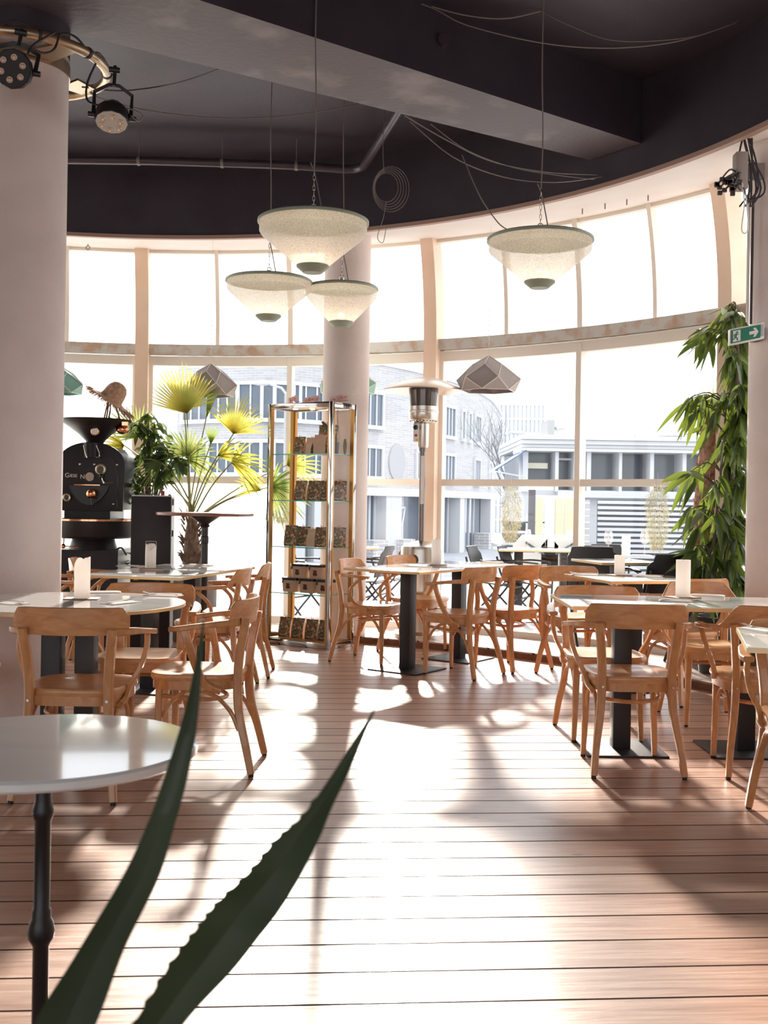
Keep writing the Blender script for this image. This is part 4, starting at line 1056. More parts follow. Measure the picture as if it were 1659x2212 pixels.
def make_bag(m1, m2, name):
    root = thing(name, '', 'coffee bag')
    w, d, h = .052, .030, .155
    prof = [(w, d, 0), (w * 1.02, d * 1.05, .02), (w, d * .9, .07), (w * .99, d * .45, .115), (w * .98, .006, .135), (w * .98, .004, h)]
    vs = []; fs = []
    for a, c, z in prof: vs += [(-a, -c, z), (a, -c, z), (a * .94, 0, z), (a, c, z), (-a, c, z), (-a * .94, 0, z)]
    for j in range(len(prof) - 1):
        for i in range(6): fs.append((j * 6 + i, j * 6 + (i + 1) % 6, (j + 1) * 6 + (i + 1) % 6, (j + 1) * 6 + i))
    b = MB(); b.add(vs, fs + [(5, 4, 3, 2, 1, 0), tuple((len(prof) - 1) * 6 + i for i in range(6))], 0)
    b.m = [(1 if (k % 6) in (1, 2, 4, 5) else 0) for k in range(len(fs))] + [0, 0]
    b.build('bag', [m1, m2], root)
    b = MB(); b.box((-w, -.008, h - .018), (w, .007, h - .004)); b.tube([(-.004, 0, h - .004), (-.012, -.002, h + .014)], .0025, 5); b.tube([(.004, 0, h - .004), (.010, -.002, h + .012)], .0025, 5); b.build('folded_top', m1, root)
    return root
bagA = make_bag(M_bag, M_kraft, 'coffee_bag'); bagK = make_bag(M_kraft, M_bag, 'coffee_bag')
ub = {0: False, 1: False}
def bag(kind, x, y, z, rz, label, s=1.0):
    src = (bagA, bagK)[kind]
    o = src if not ub[kind] else copy_tree(src); ub[kind] = True
    o.location = cabp(x, y, z); o.rotation_euler = (0, 0, TH + rz); o.scale = (s, s, s); o['label'] = label; o['group'] = 'coffee bags in the display cabinet'
bag(0, -.13, .01, SH[0], .1, 'dark patterned coffee bag at the left of the top shelf')
bag(1, -.01, .02, SH[0], .25, 'plain kraft coffee bag second from left on the top shelf', .95)
bag(0, .13, .07, SH[0], .3, 'taller patterned bag standing at the back of the top shelf', 1.65)
bag(1, .14, -.06, SH[0], .2, 'kraft coffee bag in front on the top shelf', 1.05)
bag(1, .04, -.08, SH[0], -.2, 'small low kraft bag lying in front on the top shelf', .62)
for k, (x, lb) in enumerate(((-.10, 'leftmost'), (.04, 'second'), (.17, 'third'))): bag(0, x, 0, SH[1], .15 * (k - 1) + .2, '%s patterned coffee bag on the second shelf of the cabinet' % lb, 1.1)
bag(0, .255, .07, SH[1], .5, 'patterned coffee bag in the right corner of the second shelf', 1.1)
bag(0, -.20, 0, SH[2], .1, 'leftmost patterned coffee bag on the third shelf', 1.15)
bag(0, -.09, .03, SH[2], .3, 'second patterned coffee bag on the third shelf', 1.1)
bag(1, .03, .0, SH[2], -.1, 'kraft bag with pale front in the middle of the third shelf', 1.0)
bag(0, .14, -.02, SH[2], .35, 'patterned coffee bag right of the kraft one on the third shelf', 1.1)
bag(0, .255, .07, SH[2], .5, 'patterned coffee bag in the right corner of the third shelf', 1.1)
for k, (x, lb) in enumerate(((-.225, 'leftmost'), (-.085, 'second'), (.06, 'third'), (.20, 'rightmost'))): bag(0, x, -.03, .055, .1, '%s patterned coffee bag on the bottom board of the cabinet' % lb, 1.1)
def make_tub():
    root = thing('coffee_tub', '', 'tub')
    n = rounded(.17, .12, .04, 5); b = MB()
    vs = [(x * .9, y * .9, 0) for x, y in n] + [(x, y, .10) for x, y in n]; k = len(n)
    b.add(vs, [tuple(range(k - 1, -1, -1)), tuple(range(k, 2 * k))] + [(i, (i + 1) % k, k + (i + 1) % k, k + i) for i in range(k)], 0, True); b.build('body', M_kraft, root)
    b = MB(); b.prism([(x * 1.04, y * 1.04) for x, y in n], .10, .112, 0, True); b.prism([(x * 1.06, y * 1.06) for x, y in n], .112, .122, 0, True); b.build('lid', M_lidblack, root)
    b = MB(); b.tube([(-.055, -.060, .10), (-.055, -.066, .075)], .006, 6); b.build('clip', M_lidblack, root)
    b = MB()
    def disc(cx, cz, r, n=14, y=-.0605):
        b.add([(cx + r * math.cos(2 * PI * i / n), y + .004 * (cz - .05) / .05 * -1, cz + r * math.sin(2 * PI * i / n)) for i in range(n)] + [(cx + r * math.cos(2 * PI * i / n), y + .006, cz + r * math.sin(2 * PI * i / n)) for i in range(n)], [tuple(range(n))] + [(i, (i + 1) % n, n + (i + 1) % n, n + i) for i in range(n)])
    disc(0, .060, .015); disc(-.006, .042, .016); disc(.010, .040, .013); disc(.014, .066, .006); disc(-.013, .068, .006)
    b.build('emblem', mat('emblem_brown', (.10, .04, .03), .7), root)
    return root
tub = make_tub(); first = True
for x, z, y, lb in ((-.19, SH[3], .0, 'bottom left of the stack'), (-.005, SH[3], .0, 'bottom middle of the stack'), (.18, SH[3], .0, 'bottom right of the stack'), (-.10, SH[3] + .1225, .01, 'upper left of the stack'), (.09, SH[3] + .1225, .01, 'upper right of the stack')):
    o = tub if first else copy_tree(tub); first = False
    o.location = cabp(x, y, z); o.rotation_euler = (0, 0, TH); o['label'] = 'kraft coffee tub with black lid, %s, fourth shelf' % lb; o['group'] = 'coffee tubs in the display cabinet'
# orchids on top and one in the shelf
def orchid(x, y, z, rz, n, label, seed):
    rnd = random.Random(seed); root = thing('orchid_spray', label, 'orchid', cabp(x, y, z), TH + rz)
    b = MB(); st = catmull([(-.05, 0, .0), (-.02, 0, .015), (.03, 0, .03), (.09, 0, .035)], 5); b.tube(st, .002, 5); b.tube([(-.02, .0, .0), (-.015, .0, .07)], .002, 5); b.build('stem', M_twig, root)
    for k in range(n):
        c = st[int((k + 1) / (n + 1) * (len(st) - 1))] + Vector((0, rnd.uniform(-.02, .02), .03)); b = MB()
        for q in range(5):
            a = 2 * PI * q / 5 + rnd.uniform(-.2, .2); dx, dz = math.cos(a), math.sin(a); px_ = Vector((-dz, 0, dx))
            tip = c + Vector((dx, -.3, dz)) * .034; m_ = c + Vector((dx, -.1, dz)) * .018
            b.add([c, m_ + px_ * .016, tip, m_ - px_ * .016, c + Vector((0, .001, 0)), m_ + px_ * .016 + Vector((0, .001, 0)), tip + Vector((0, .001, 0)), m_ - px_ * .016 + Vector((0, .001, 0))], [(0, 1, 2, 3), (7, 6, 5, 4), (0, 4, 5, 1), (1, 5, 6, 2), (2, 6, 7, 3), (3, 7, 4, 0)], 0, True)
        b.sphere(c + Vector((0, -.006, 0)), .005, 8, 1); b.build('flower', [M_orchid, M_red], root)
orchid(-.10, .10, HH, .2, 4, 'pink orchid spray on the left of the cabinet top', 1)
orchid(-.24, .02, HH, .1, 2, 'tiny pink orchid bloom at the far left of the cabinet top', 2)
orchid(.20, .10, HH, .3, 6, 'pink orchid spray in front of the round column on the cabinet top', 3)
def orchid_pot():
    root = thing('potted_orchid', 'potted orchid with one dark leaf behind the right post on the top shelf', 'orchid', cabp(.265, -.02, SH[0]), TH)
    b = MB(); b.lathe([(0, 0), (.026, 0), (.034, .095), (.034, .10), (.028, .10), (.0, .09)], n=24); b.build('pot', mat('slate_pot', (.07, .07, .08), .5), root)
    b = MB(); 
    def leaf(pts, w):
        vs = []; k = len(pts)
        for i, p_ in enumerate(pts): ww = w * math.sin(PI * min(.97, max(.08, i / (k - 1)))); p_ = Vector(p_); vs += [p_ + Vector((0, -.3 * ww, ww)), p_ + Vector((0, .004, -.0)), p_ + Vector((0, .3 * ww, -ww))]
        b.add(vs, [f for i in range(k - 1) for f in ((3 * i, 3 * i + 1, 3 * i + 4, 3 * i + 3), (3 * i + 1, 3 * i + 2, 3 * i + 5, 3 * i + 4))], 0, True)
    leaf(catmull([(0, 0, .10), (-.04, -.02, .19), (-.10, -.03, .25), (-.13, -.03, .27)], 4), .028)
    b.build('leaf', mat('orchid_leaf', (.025, .04, .022), .35), root)
    b = MB(); b.tube([(0, .02, .09), (.002, .02, .38)], .002, 5); b.tube(catmull([(.01, .02, .1), (.02, .02, .15), (.006, .02, .25), (0, .02, .38)], 4), .002, 5); b.build('stem', M_twig, root)
orchid_pot()
# green hanging pod behind side glass
o = MB().sphere((0, 0, .07), .016, 12, 0, (1, .7, 4.4)).build('gourd_leaf', mat('dull_green_leaf', (.16, .17, .07), .6), loc=cabp(.27, .11, SH[0])); tag(o, 'long hanging dull green orchid leaf seen through the cabinet side glass', 'leaf')

# ------------------------------------------------------------------ PATIO HEATER
def heater():
    p = D(907, 1370, 9.5); root = thing('patio_heater', 'stainless steel mushroom patio heater on the raised ring between column and peach post', 'patio heater', (p.x, 9.5, ZS))
    b = MB(); b.lathe([(0, 0), (.225, 0), (.225, .035), (.19, .05), (.178, .06), (.178, .40), (.180, .41), (.178, .42), (.178, .76), (.172, .79), (.15, .805), (.05, .835), (.03, .838), (0, .838)], n=56); b.build('gas_tank_cover', M_steel, root)
    b = MB(); b.sphere((-.06, -.165, .68), .045, 20, 0, (1, .35, 1)); b.build('hand_hole', M_slatd, root)
    b = MB(); b.lathe([(.027, .83), (.027, 1.62), (.034, 1.62), (.034, 1.65), (.0, 1.65)], n=24); b.build('pole', mat('dull_steel_pole', (.22, .19, .18), .3, .9), root)
    b = MB(); b.box((-.016, -.030, 1.16), (.016, -.026, 1.58)); b.build('pole_label', M_white, root)
    b = MB(); b.lathe([(0, 1.64), (.045, 1.65), (.050, 1.67), (.052, 1.86), (.0, 1.86)], n=28); b.build('control_housing', M_steel, root)
    b = MB(); b.box((-.085, -.045, 1.70), (-.035, .02, 1.86)); b.build('control_box', M_white, root)
    b = MB(); b.sphere((-.068, -.055, 1.825), .022, 14); b.build('control_knob', M_lidblack, root)
    b = MB(); b.sphere((-.062, -.052, 1.755), .012, 12); b.build('ignition_button', M_red, root)
    b = MB(); b.sphere((-.052, -.052, 1.715), .010, 10); b.build('warning_tag', M_yellow, root)
    b = MB(); b.lathe([(0, 1.86), (.075, 1.862), (.118, 1.885), (.128, 1.90), (.128, 1.955), (.134, 1.96), (.134, 1.97), (.128, 1.975), (.128, 2.01), (0, 2.01)], n=48)
    b.build('burner_ring', M_steel, root)
    b = MB()
    for k in range(24): a = 2 * PI * k / 24; b.sphere((.112 * math.cos(a), .112 * math.sin(a), 1.885), .0075, 8)
    b.build('vent_holes', M_lidblack, root)
    b = MB(); b.lathe([(.118, 2.01), (.122, 2.06), (.130, 2.17), (.118, 2.175), (.10, 2.01)], n=48); b.build('emitter_screen', M_darkrefl, root)
    b = MB(); b.lathe([(0, 2.262), (.10, 2.258), (.24, 2.215), (.355, 2.158), (.366, 2.142), (.36, 2.142), (.24, 2.203), (.10, 2.246), (0, 2.25)], n=64)
    b.build('reflector', mat('reflector_aluminium', (.85, .76, .68), .35, .75), root)
    b = MB()
    for k in range(3): a = 2 * PI * k / 3 + .4; b.tube([(.11 * math.cos(a), .11 * math.sin(a), 2.17), (.11 * math.cos(a), .11 * math.sin(a), 2.245)], .006, 6)
    b.build('standoff', M_steel, root)
heater()

# ------------------------------------------------------------------ COFFEE ROASTER
def text_mesh(txt, size, name, m, parent, loc, rot=(PI / 2, 0, 0), ext=.002):
    cu = bpy.data.curves.new(name, 'FONT'); cu.body = txt; cu.size = size; cu.extrude = ext; cu.align_x = 'LEFT'
    to = bpy.data.objects.new('tmp', cu); C.objects.link(to); dg = bpy.context.evaluated_depsgraph_get(); dg.update()
    me = bpy.data.meshes.new_from_object(to.evaluated_get(dg)); bpy.data.objects.remove(to)
    me.materials.clear(); me.materials.append(m); o = bpy.data.objects.new(name, me); C.objects.link(o); o.parent = parent; o.location = loc; o.rotation_euler = rot
    return o
def roaster():
    base = D(195, 1085, 8.97); base.z = 0
    root = thing('coffee_roaster', 'black coffee roasting machine with hopper and copper fittings behind the left column', 'coffee roaster', base)
    def arch(w, z0, zsh, ztop, n=20):
        return [(-w * .96, z0), (w * .96, z0), (w, zsh)] + [(w * math.cos(PI * k / n * 1.0) ** 1 if 0 else w * math.cos(PI * (k + .0) / n), zsh + (ztop - zsh) * math.sin(PI * k / n) ** .85) for k in range(1, n)] + [(-w, zsh)]
    b = MB(); b.xprism(arch(.262, 1.13, 1.50, 1.675), .03, .62); b.build('drum_housing', M_roaster, root)
    b = MB(); b.xprism(arch(.278, 1.12, 1.49, 1.69), 0, .03); b.build('front_plate', M_roaster, root, bevel=.004)
    b = MB(); 
    b.tube([(.225, -.002, 1.16), (.228, -.002, 1.38), (.21, -.002, 1.50), (.16, -.002, 1.57)], .004, 6); b.build('plate_seam', M_lidblack, root)
    # hopper
    b = MB(); b.lathe([(.06, 1.66), (.075, 1.70), (.13, 1.755), (.21, 1.815), (.292, 1.868), (.298, 1.882), (.285, 1.882), (.20, 1.82), (.05, 1.70)], (.0, .12, 0), 40); b.build('hopper', M_roaster, root)
    b = MB(); b.lathe([(.0, 1.56), (.055, 1.56), (.06, 1.68), (0, 1.68)], (.0, -.0, 0), 24); b.build('hopper_neck', M_roaster, root)
    b = MB(); m3 = Matrix.Rotation(PI / 2, 3, 'X')
    def ringf(cx, cz, r, rr, mm, nm, y=-.012, disc=None):
        b = MB(); b.tube([(cx + r * math.cos(2 * PI * k / 28), y, cz + r * math.sin(2 * PI * k / 28)) for k in range(28)], rr, 8, closed=True, up=(0, 1, 0)); q = b.build(nm, mm, root)
        if disc: b = MB(); b.lathe([(0, .0), (r, .0), (r, .012), (0, .012)], (cx, y + .006, cz), 24, mat3=m3); b.build('glass', disc, q)
        return q
    ringf(.045, 1.775, .030, .007, M_copper, 'hopper_window', -.055, M_white)
    ringf(.085, 1.465, .036, .011, mat('pale_brass', (.60, .52, .36), .3, .8), 'sight_glass', disc=M_lidblack)
    ringf(-.19, 1.23, .026, .009, mat('pale_brass', (.60, .52, .36), .3, .8), 'sight_glass', disc=M_lidblack)
    b = MB(); b.lathe([(0, 0), (.036, 0), (.036, .012), (.0, .014)], (-.005, -.002, 1.402), 28, mat3=m3); b.build('dial', mat('dial_face', (.55, .46, .36), .4, col2=(.35, .28, .22), scale=80), root)
    b = MB(); b.tube([(.10, -.03, 1.405), (.115, -.05, 1.37), (.125, -.05, 1.35)], .008, 8); b.tube([(.12, -.05, 1.352), (.20, -.05, 1.36)], .003, 6); b.sphere((.095, -.03, 1.408), .02, 12, 1); b.build('sampling_lever', [M_steel, M_lidblack], root)
    b = MB(); b.box((-.13, -.03, 1.325), (.085, -.012, 1.342)); b.build('copper_bar', M_copper, root, bevel=.003)
    # discharge door
    pts = [(-.17 + .33 * k / 16, 1.33 - .16 * math.sin(PI * k / 16) ** .7) for k in range(17)]
    b = MB(); b.xprism([(x, z) for x, z in pts], -.03, -.001); b.build('discharge_door', mat('door_black', (.018, .014, .015), .4), root)
    b = MB(); b.sphere((.03, -.09, 1.262), .042, 24); b.build('copper_ball', M_copper, root)
    b = MB(); b.tube([(.03, -.10, 1.245), (.055, -.12, 1.17)], .011, 10); b.tube([(.03, -.09, 1.26), (-.03, -.03, 1.26)], .016, 10); b.build('door_handle', M_lidblack, root)
    b = MB()
    for x, z in ((-.09, 1.505), (.03, 1.505), (.215, 1.505), (.19, 1.18)): b.sphere((x, -.002, z), .010, 10, 0, (1, .6, 1))
    b.build('plate_bolts', M_steel, root)
    b = MB(); b.tube(catmull([(-.045, -.06, 1.66), (-.03, -.065, 1.60), (-.01, -.07, 1.555)], 3), .005, 6); b.tube(catmull([(.06, -.06, 1.66), (.085, -.065, 1.60), (.085, -.068, 1.565), (.06, -.07, 1.565)], 3), .005, 6); b.build('wire_handle', M_steel, root)
    text_mesh('G', .052, 'lettering', M_paleprint, root, (-.212, -.004, 1.395)); text_mesh('IESE', .037, 'lettering', M_paleprint, root, (-.172, -.004, 1.397)); text_mesh('N', .052, 'lettering', M_paleprint, root, (-.086, -.004, 1.385))
    # cooling tray and lower body
    b = MB(); b.box((-.22, .02, 1.03), (.16, .5, 1.125)); b.build('throat', M_roaster, root)
    b = MB(); b.lathe([(0, .90), (.30, .895), (.335, .91), (.342, .93), (.342, 1.04), (.335, 1.045), (.0, 1.045)], (0, .12, 0), 56); b.build('cooling_tray', M_roaster, root, angle=25)
    b = MB(); b.lathe([(.335, 1.04), (.346, 1.04), (.346, 1.055), (.335, 1.055), (.335, 1.04)], (0, .12, 0), 56); b.build('tray_rim', M_copper, root)
    b = MB(); b.lathe([(0, .80), (.20, .80), (.17, .895), (0, .895)], (0, .12, 0), 40); b.box((-.30, -.02, 0), (.24, .55, .80)); b.build('base', M_roaster, root)
    b = MB(); b.tube([(-.20, -.04, .90), (-.20, -.06, .82)], .006, 8); b.sphere((-.2, -.06, .83), .02, 12); b.tube([(-.2, -.06, .83), (-.07, -.06, .825)], .005, 6); b.build('valve_handle', M_copper, root)
    b = MB(); b.tube([(.345, .12, 1.04), (.345, .12, .45)], .003, 6); b.tube(catmull([(.20, .1, .80), (.25, .05, .82), (.30, .02, .76)], 3), .007, 6); b.build('cable', M_cable, root)
    # copper sample scoop side
    b = MB(); b.sphere((.245, .05, 1.80), .045, 20, 0, (1.2, 1, .9)); b.build('copper_bowl', M_copper, root)
    b = MB(); b.box((.25, -.0, 1.83), (.30, .06, 1.86)); b.build('copper_bracket', M_copper, root)
roaster()
def hat():
    p = D(238, 905, 9.05); root = thing('straw_hat', 'frayed straw sun hat hung on dried branches above the roaster hopper', 'hat', (p.x, 9.08, p.z + .17))
    b = MB(); rm = Matrix.Rotation(math.radians(34), 3, 'Y') @ Matrix.Identity(3)
    b.lathe([(0, .155), (.03, .152), (.06, .135), (.082, .10), (.09, .06), (.094, .02), (.10, .0), (.15, -.012), (.19, -.02), (.19, -.024), (.15, -.016), (.095, -.004), (.085, .02), (.08, .09), (0, .148)], (0, 0, 0), 40, mat3=rm); b.build('crown_and_brim', M_straw, root)
    rnd = random.Random(3); b = MB()
    for k in range(330):
        a = rnd.uniform(0, 2 * PI); r0 = rnd.uniform(.14, .19); r1 = r0 + rnd.uniform(.02, .085)
        q0 = rm @ Vector((r0 * math.cos(a), r0 * math.sin(a), -.018)); q1 = rm @ Vector((r1 * math.cos(a + rnd.uniform(-.12, .12)), r1 * math.sin(a), -.03 + rnd.uniform(-.03, .02))) + Vector((0, 0, -.015))
        b.tube([q0, (q0 + q1) / 2 + Vector((0, 0, .006)), q1], [.0035, .0025, .0012], 4)
    b.build('frayed_edge', M_straw, root)
    p = D(238, 905, 9.05); r2 = thing('dried_branches', 'bundle of dried branches standing in the hopper and holding the straw hat', 'branches', (p.x, 9.08, 1.875))
    for pts in (((-.05, 0, -.03), (-.03, 0, .08), (-.02, 0, .20)), ((-.035, .02, -.03), (-.01, .01, .10), (-.01, 0, .22)), ((.09, 0, -.03), (.05, 0, .08), (.01, 0, .19)), ((.08, -.02, -.02), (.06, -.01, .06), (.03, 0, .15)), ((-.06, -.02, -.02), (-.03, -.01, .14), (-.02, 0, .19))):
        b = MB(); b.tube(catmull(pts, 4), [.008 - .0003 * i for i in range(9)], 6); b.build('branch', M_twig, r2)
    b = MB(); b.tube([(.13, 0, .12), (.14, 0, .03)], .003, 5); b.tube([(.17, 0, .10), (.175, 0, .04)], .002, 5); b.tube([(-.05, 0, .12), (-.12, 0, .10)], .002, 5); b.build('hanging_twig', M_twig, r2)
hat()
def control_box():
    p = D(328, 1085, 8.60); root = thing('control_cabinet', 'tall black roaster control box with red knob on top beside the roaster', 'control cabinet', (p.x, 8.60, 0), math.radians(7))
    w, d, h = .31, .34, 1.245
    b = MB(); b.box((-w / 2, .0, .03), (w / 2, d, h)); b.build('housing', mat('side_grey', (.42, .45, .46), .45), root)
    b = MB(); b.box((-w / 2 - .002, -.012, .03), (w / 2 - .004, 0, h + .002)); b.build('front_door', M_roaster, root, bevel=.003)
    b = MB(); b.box((-w / 2, -.012, h + .002), (w / 2, d, h + .012)); b.build('top_panel', mat('top_grey', (.50, .52, .50), .4), root)
    b = MB(); b.lathe([(0, h + .012), (.013, h + .012), (.013, h + .04), (.016, h + .045), (0, h + .05)], (.08, .08, 0), 16); b.build('red_knob', M_red, root)
    b = MB()
    for x in (-.08, -.05, .02, .13): b.lathe([(0, h + .012), (.012, h + .012), (.010, h + .022), (0, h + .022)], (x, .1, 0), 12)
    b.box((-.11, .04, h + .012), (-.05, .09, h + .02)); b.build('switches', M_lidblack, root)
    for z in (.45, .93, 1.18):
        b = MB(); b.box((w / 2, .05, z), (w / 2 + .012, .09, z + .05)); b.build('hinge', M_lidblack, root)
    b = MB(); fr = rounded(.085, .07, .008); b.xprism([(x + .0, .86 + z) for x, z in fr], -.016, -.0125); o = b.build('plaque', M_paleprint, root)
    b = MB(); fr = rounded(.077, .062, .006); b.xprism([(x, .86 + z) for x, z in fr], -.018, -.016); b.build('plaque_face', M_roaster, o)
    text_mesh('GIESEN', .019, 'lettering', M_paleprint, root, (-.035, -.019, .867)); text_mesh('COFFEE ROASTERS', .006, 'lettering', M_paleprint, root, (-.03, -.019, .85))
    b = MB(); b.add([(-.135, -.014, .585), (-.095, -.014, .585), (-.115, -.014, .622), (-.135, -.012, .585), (-.095, -.012, .585), (-.115, -.012, .622)], [(0, 1, 2), (5, 4, 3), (0, 3, 4, 1), (1, 4, 5, 2), (2, 5, 3, 0)]); b.build('warning_triangle', M_orange, root)
    b = MB(); b.sphere((-.112, -.014, .555), .012, 12, 0, (1, .4, .6)); b.build('key_lock', M_steel, root)
control_box()

# ------------------------------------------------------------------ PLANTS
def blade(bm, c, d, side, L, w, droop, mi=0, n=5):
    """folded narrow leaf from c along d"""
    vs = []; up = d.cross(side).normalized()
    for i in range(n + 1):
        t = i / n; p = c + d * L * t + Vector((0, 0, -1)) * droop * L * t * t
        ww = w * min(1.0, (.25 + 2.2 * t)) * (1 - t) ** .55 if t < 1 else 0
        vs += [p - side * ww, p + up * ww * .35, p + side * ww]
    bm.add(vs, [f for i in range(n) for f in ((3 * i, 3 * i + 1, 3 * i + 4, 3 * i + 3), (3 * i + 1, 3 * i + 2, 3 * i + 5, 3 * i + 4))], mi, True)
def fan(root, base, hub, out, L, label_mat, nbl=22, spread=150, droop=.12, seed=0, tilt=0.0):
    """palm frond: stalk from base to hub, pleated fan around direction out, in the plane facing roughly the viewer"""
    rnd = random.Random(seed); base = Vector(base); hub = Vector(hub); out = Vector(out).normalized()
    nrm = Vector((tilt, -1, rnd.uniform(-.25, .25))); nrm = (nrm - out * nrm.dot(out)).normalized(); sd = out.cross(nrm).normalized()
    b = MB(); mid = (base + hub) / 2 + Vector((0, 0, .05)); b.tube(catmull([base, mid, hub], 5), [.008 - .0003 * i for i in range(11)], 6); st = b.build('stalk', M_stalk, root)
    b = MB()
    for k in range(nbl):
        a = math.radians((-spread / 2 + spread * k / (nbl - 1)) * .8); dd = (out * math.cos(a) + sd * math.sin(a) + nrm * .18 * math.cos(a)).normalized()
        ss = (sd * math.cos(a) - out * math.sin(a)).normalized(); l = L * (1 - .25 * abs(a) / 1.6) * rnd.uniform(.9, 1.05)
        # fused inner half
        blade(b, hub, dd, ss, l, l * math.radians(spread / nbl) * .20 + .003, droop * rnd.uniform(.6, 1.6), 0, 6)
    b.build('frond', label_mat, root)
def palm():
    loc = Vector((D(415, 1085, 9.5).x, 9.5, 0)); root = thing('fan_palm', 'potted fan palm with big yellow-green fronds behind the tall table', 'potted palm', loc)
    b = MB(); b.lathe([(0, 0), (.15, 0), (.20, .08), (.225, .3), (.225, .56), (.215, .60), (.20, .60), (.20, .56), (0, .56)], n=48); b.build('pot', M_pot, root)
    b = MB(); b.lathe([(0, .565), (.2, .565)], n=24); b.build('soil', M_soil, root)
    b = MB(); rnd = random.Random(2)
    b.tube(catmull([(0, 0, .55), (.01, 0, .75), (0, 0, .95), (.02, 0, 1.12)], 5), [.075, .08, .085, .085, .08, .078, .075, .07, .065, .06, .055, .05, .045, .04, .035, .03], 14)
    for k in range(90):
        a = rnd.uniform(0, 2 * PI); z = rnd.uniform(.58, 1.08); r = .075 - .03 * (z - .58); q = Vector((math.cos(a) * r, math.sin(a) * r, z)); b.tube([q, q + Vector((math.cos(a) * .03, math.sin(a) * .03, .05)), q + Vector((math.cos(a) * .06, math.sin(a) * .06, rnd.uniform(.02, .10)))], [.010, .006, .002], 4)
    b.build('trunk', M_bark, root)
    top = Vector((.0, 0, 1.10))
    def h(px, py, d=9.4): return D(px, py, d) - loc
    fr = [((404, 893), (-.25, 0, 1), .46, M_palm, 24, 150, .02, 9.35), ((398, 888), (.35, 0, 1), .40, M_palm, 18, 120, .05, 9.5),
          ((504, 937), (.35, 0, 1), .42, M_palm, 24, 165, .10, 9.4), ((500, 1000), (.95, 0, .22), .36, M_palm, 20, 150, .30, 9.3),
          ((300, 945), (-.5, 0, .8), .40, M_palmg, 20, 160, .10, 9.75), ((268, 962), (-.6, 0, -.1), .30, M_palm, 16, 150, .2, 9.7),
          ((408, 985), (-.4, 0, .9), .32, M_palmg, 18, 170, .15, 9.3), ((402, 992), (.9, 0, .1), .36, M_palmg, 16, 120, .35, 9.45),
          ((566, 1058), (-.9, 0, .35), .26, M_palm, 12, 80, .1, 9.35), ((585, 1052), (.75, 0, -.15), .40, M_palmg, 22, 220, .25, 9.78),
          ((455, 960), (.1, 0, 1), .20, M_palmg, 10, 60, .05, 9.5), ((470, 985), (.8, 0, .4), .3, M_palm, 14, 100, .25, 9.2),
          ((350, 1000), (-.8, 0, -.3), .25, M_palmg, 12, 110, .4, 9.2), ((620, 1005), (.8, 0, .35), .34, M_palm, 18, 150, .15, 10.0), ((445, 905), (.25, 0, 1), .36, M_palmg, 8, 26, .0, 9.6)]
    for i, ((px, py), out, L, m, nb, sp, dr, d) in enumerate(fr):
        fan(root, top + Vector((random.uniform(-.03, .03), random.uniform(-.03, .03), random.uniform(-.08, .05))), h(px, py, d), out, L, m, nb, sp, dr, i, random.uniform(-.4, .4))
palm()

def oval_leaf(bm, c, d, nrm, L, w, droop, mi=0, n=5, point=1.0):
    sd = d.cross(nrm).normalized(); vs = []
    for i in range(n + 1):
        t = i / n; p = c + d * L * t + Vector((0, 0, -1)) * droop * L * t * t
        ww = w * math.sin(PI * t ** .8) ** point if 0 < i < n else .0006
        vs += [p - sd * ww + nrm * ww * .3, p, p + sd * ww + nrm * ww * .3]
    bm.add(vs, [f for i in range(n) for f in ((3 * i, 3 * i + 1, 3 * i + 4, 3 * i + 3), (3 * i + 1, 3 * i + 2, 3 * i + 5, 3 * i + 4))], mi, True)
def shrub():
    loc = Vector((D(322, 1085, 9.4).x, 9.4, 0)); root = thing('leafy_houseplant', 'dark broad-leaved houseplant drooping between roaster and fan palm', 'potted plant', loc)
    rnd = random.Random(11)
    b = MB(); b.lathe([(0, 0), (.10, 0), (.13, .28), (.12, .28), (.11, .25), (0, .25)], n=32); b.build('pot', M_potb, root)
    b = MB(); stems = []
    nodes = [(318, 905), (335, 925), (350, 950), (365, 985), (345, 975), (320, 960), (300, 925), (380, 970), (290, 1010), (275, 1035), (300, 1040), (325, 1035), (350, 1030), (372, 1010), (280, 1060), (330, 990), (310, 985), (270, 1000), (395, 995), (345, 1010), (300, 1065), (352, 968), (325, 940), (385, 1000), (265, 1025)]
    pts = [D(px, py, 9.4 + rnd.uniform(-.12, .12)) - loc for px, py in nodes]
    for q in pts: b.tube(catmull([(0, 0, .25), (rnd.uniform(-.05, .05), 0, .8), Vector((q.x * .6, q.y * .6, max(1.1, q.z - .05))), q], 3), [.009 - .0005 * i for i in range(10)], 5)
    for q in pts:
        if True:
            pass
    b.build('stems', M_branch, root)
    b = MB()
    for q in pts:
        for k in range(16):
            a = rnd.uniform(0, 2 * PI); c = q + Vector((rnd.uniform(-.05, .05), rnd.uniform(-.05, .05), rnd.uniform(-.06, .06)))
            d = Vector((math.cos(a), math.sin(a) * .8, rnd.uniform(-1.1, .3))).normalized(); nr = Vector((rnd.uniform(-.4, .4), rnd.uniform(-1, .2), 1)); nr = (nr - d * nr.dot(d)).normalized()
            oval_leaf(b, c, d, nr, rnd.uniform(.07, .125), rnd.uniform(.018, .03), rnd.uniform(.1, .6))
    for px, py in ((288, 1200), (295, 1215), (283, 1215), (290, 1230)):
        q = D(px, py, 9.3) - loc
        for k in range(8):
            a = rnd.uniform(0, 2 * PI); d = Vector((math.cos(a), math.sin(a), rnd.uniform(-.5, .8))).normalized(); nr = Vector((0, -.5, 1)); nr = (nr - d * nr.dot(d)).normalized(); oval_leaf(b, q, d, nr, .07, .014, .2)
    b.build('foliage', M_shrub, root)
shrub()

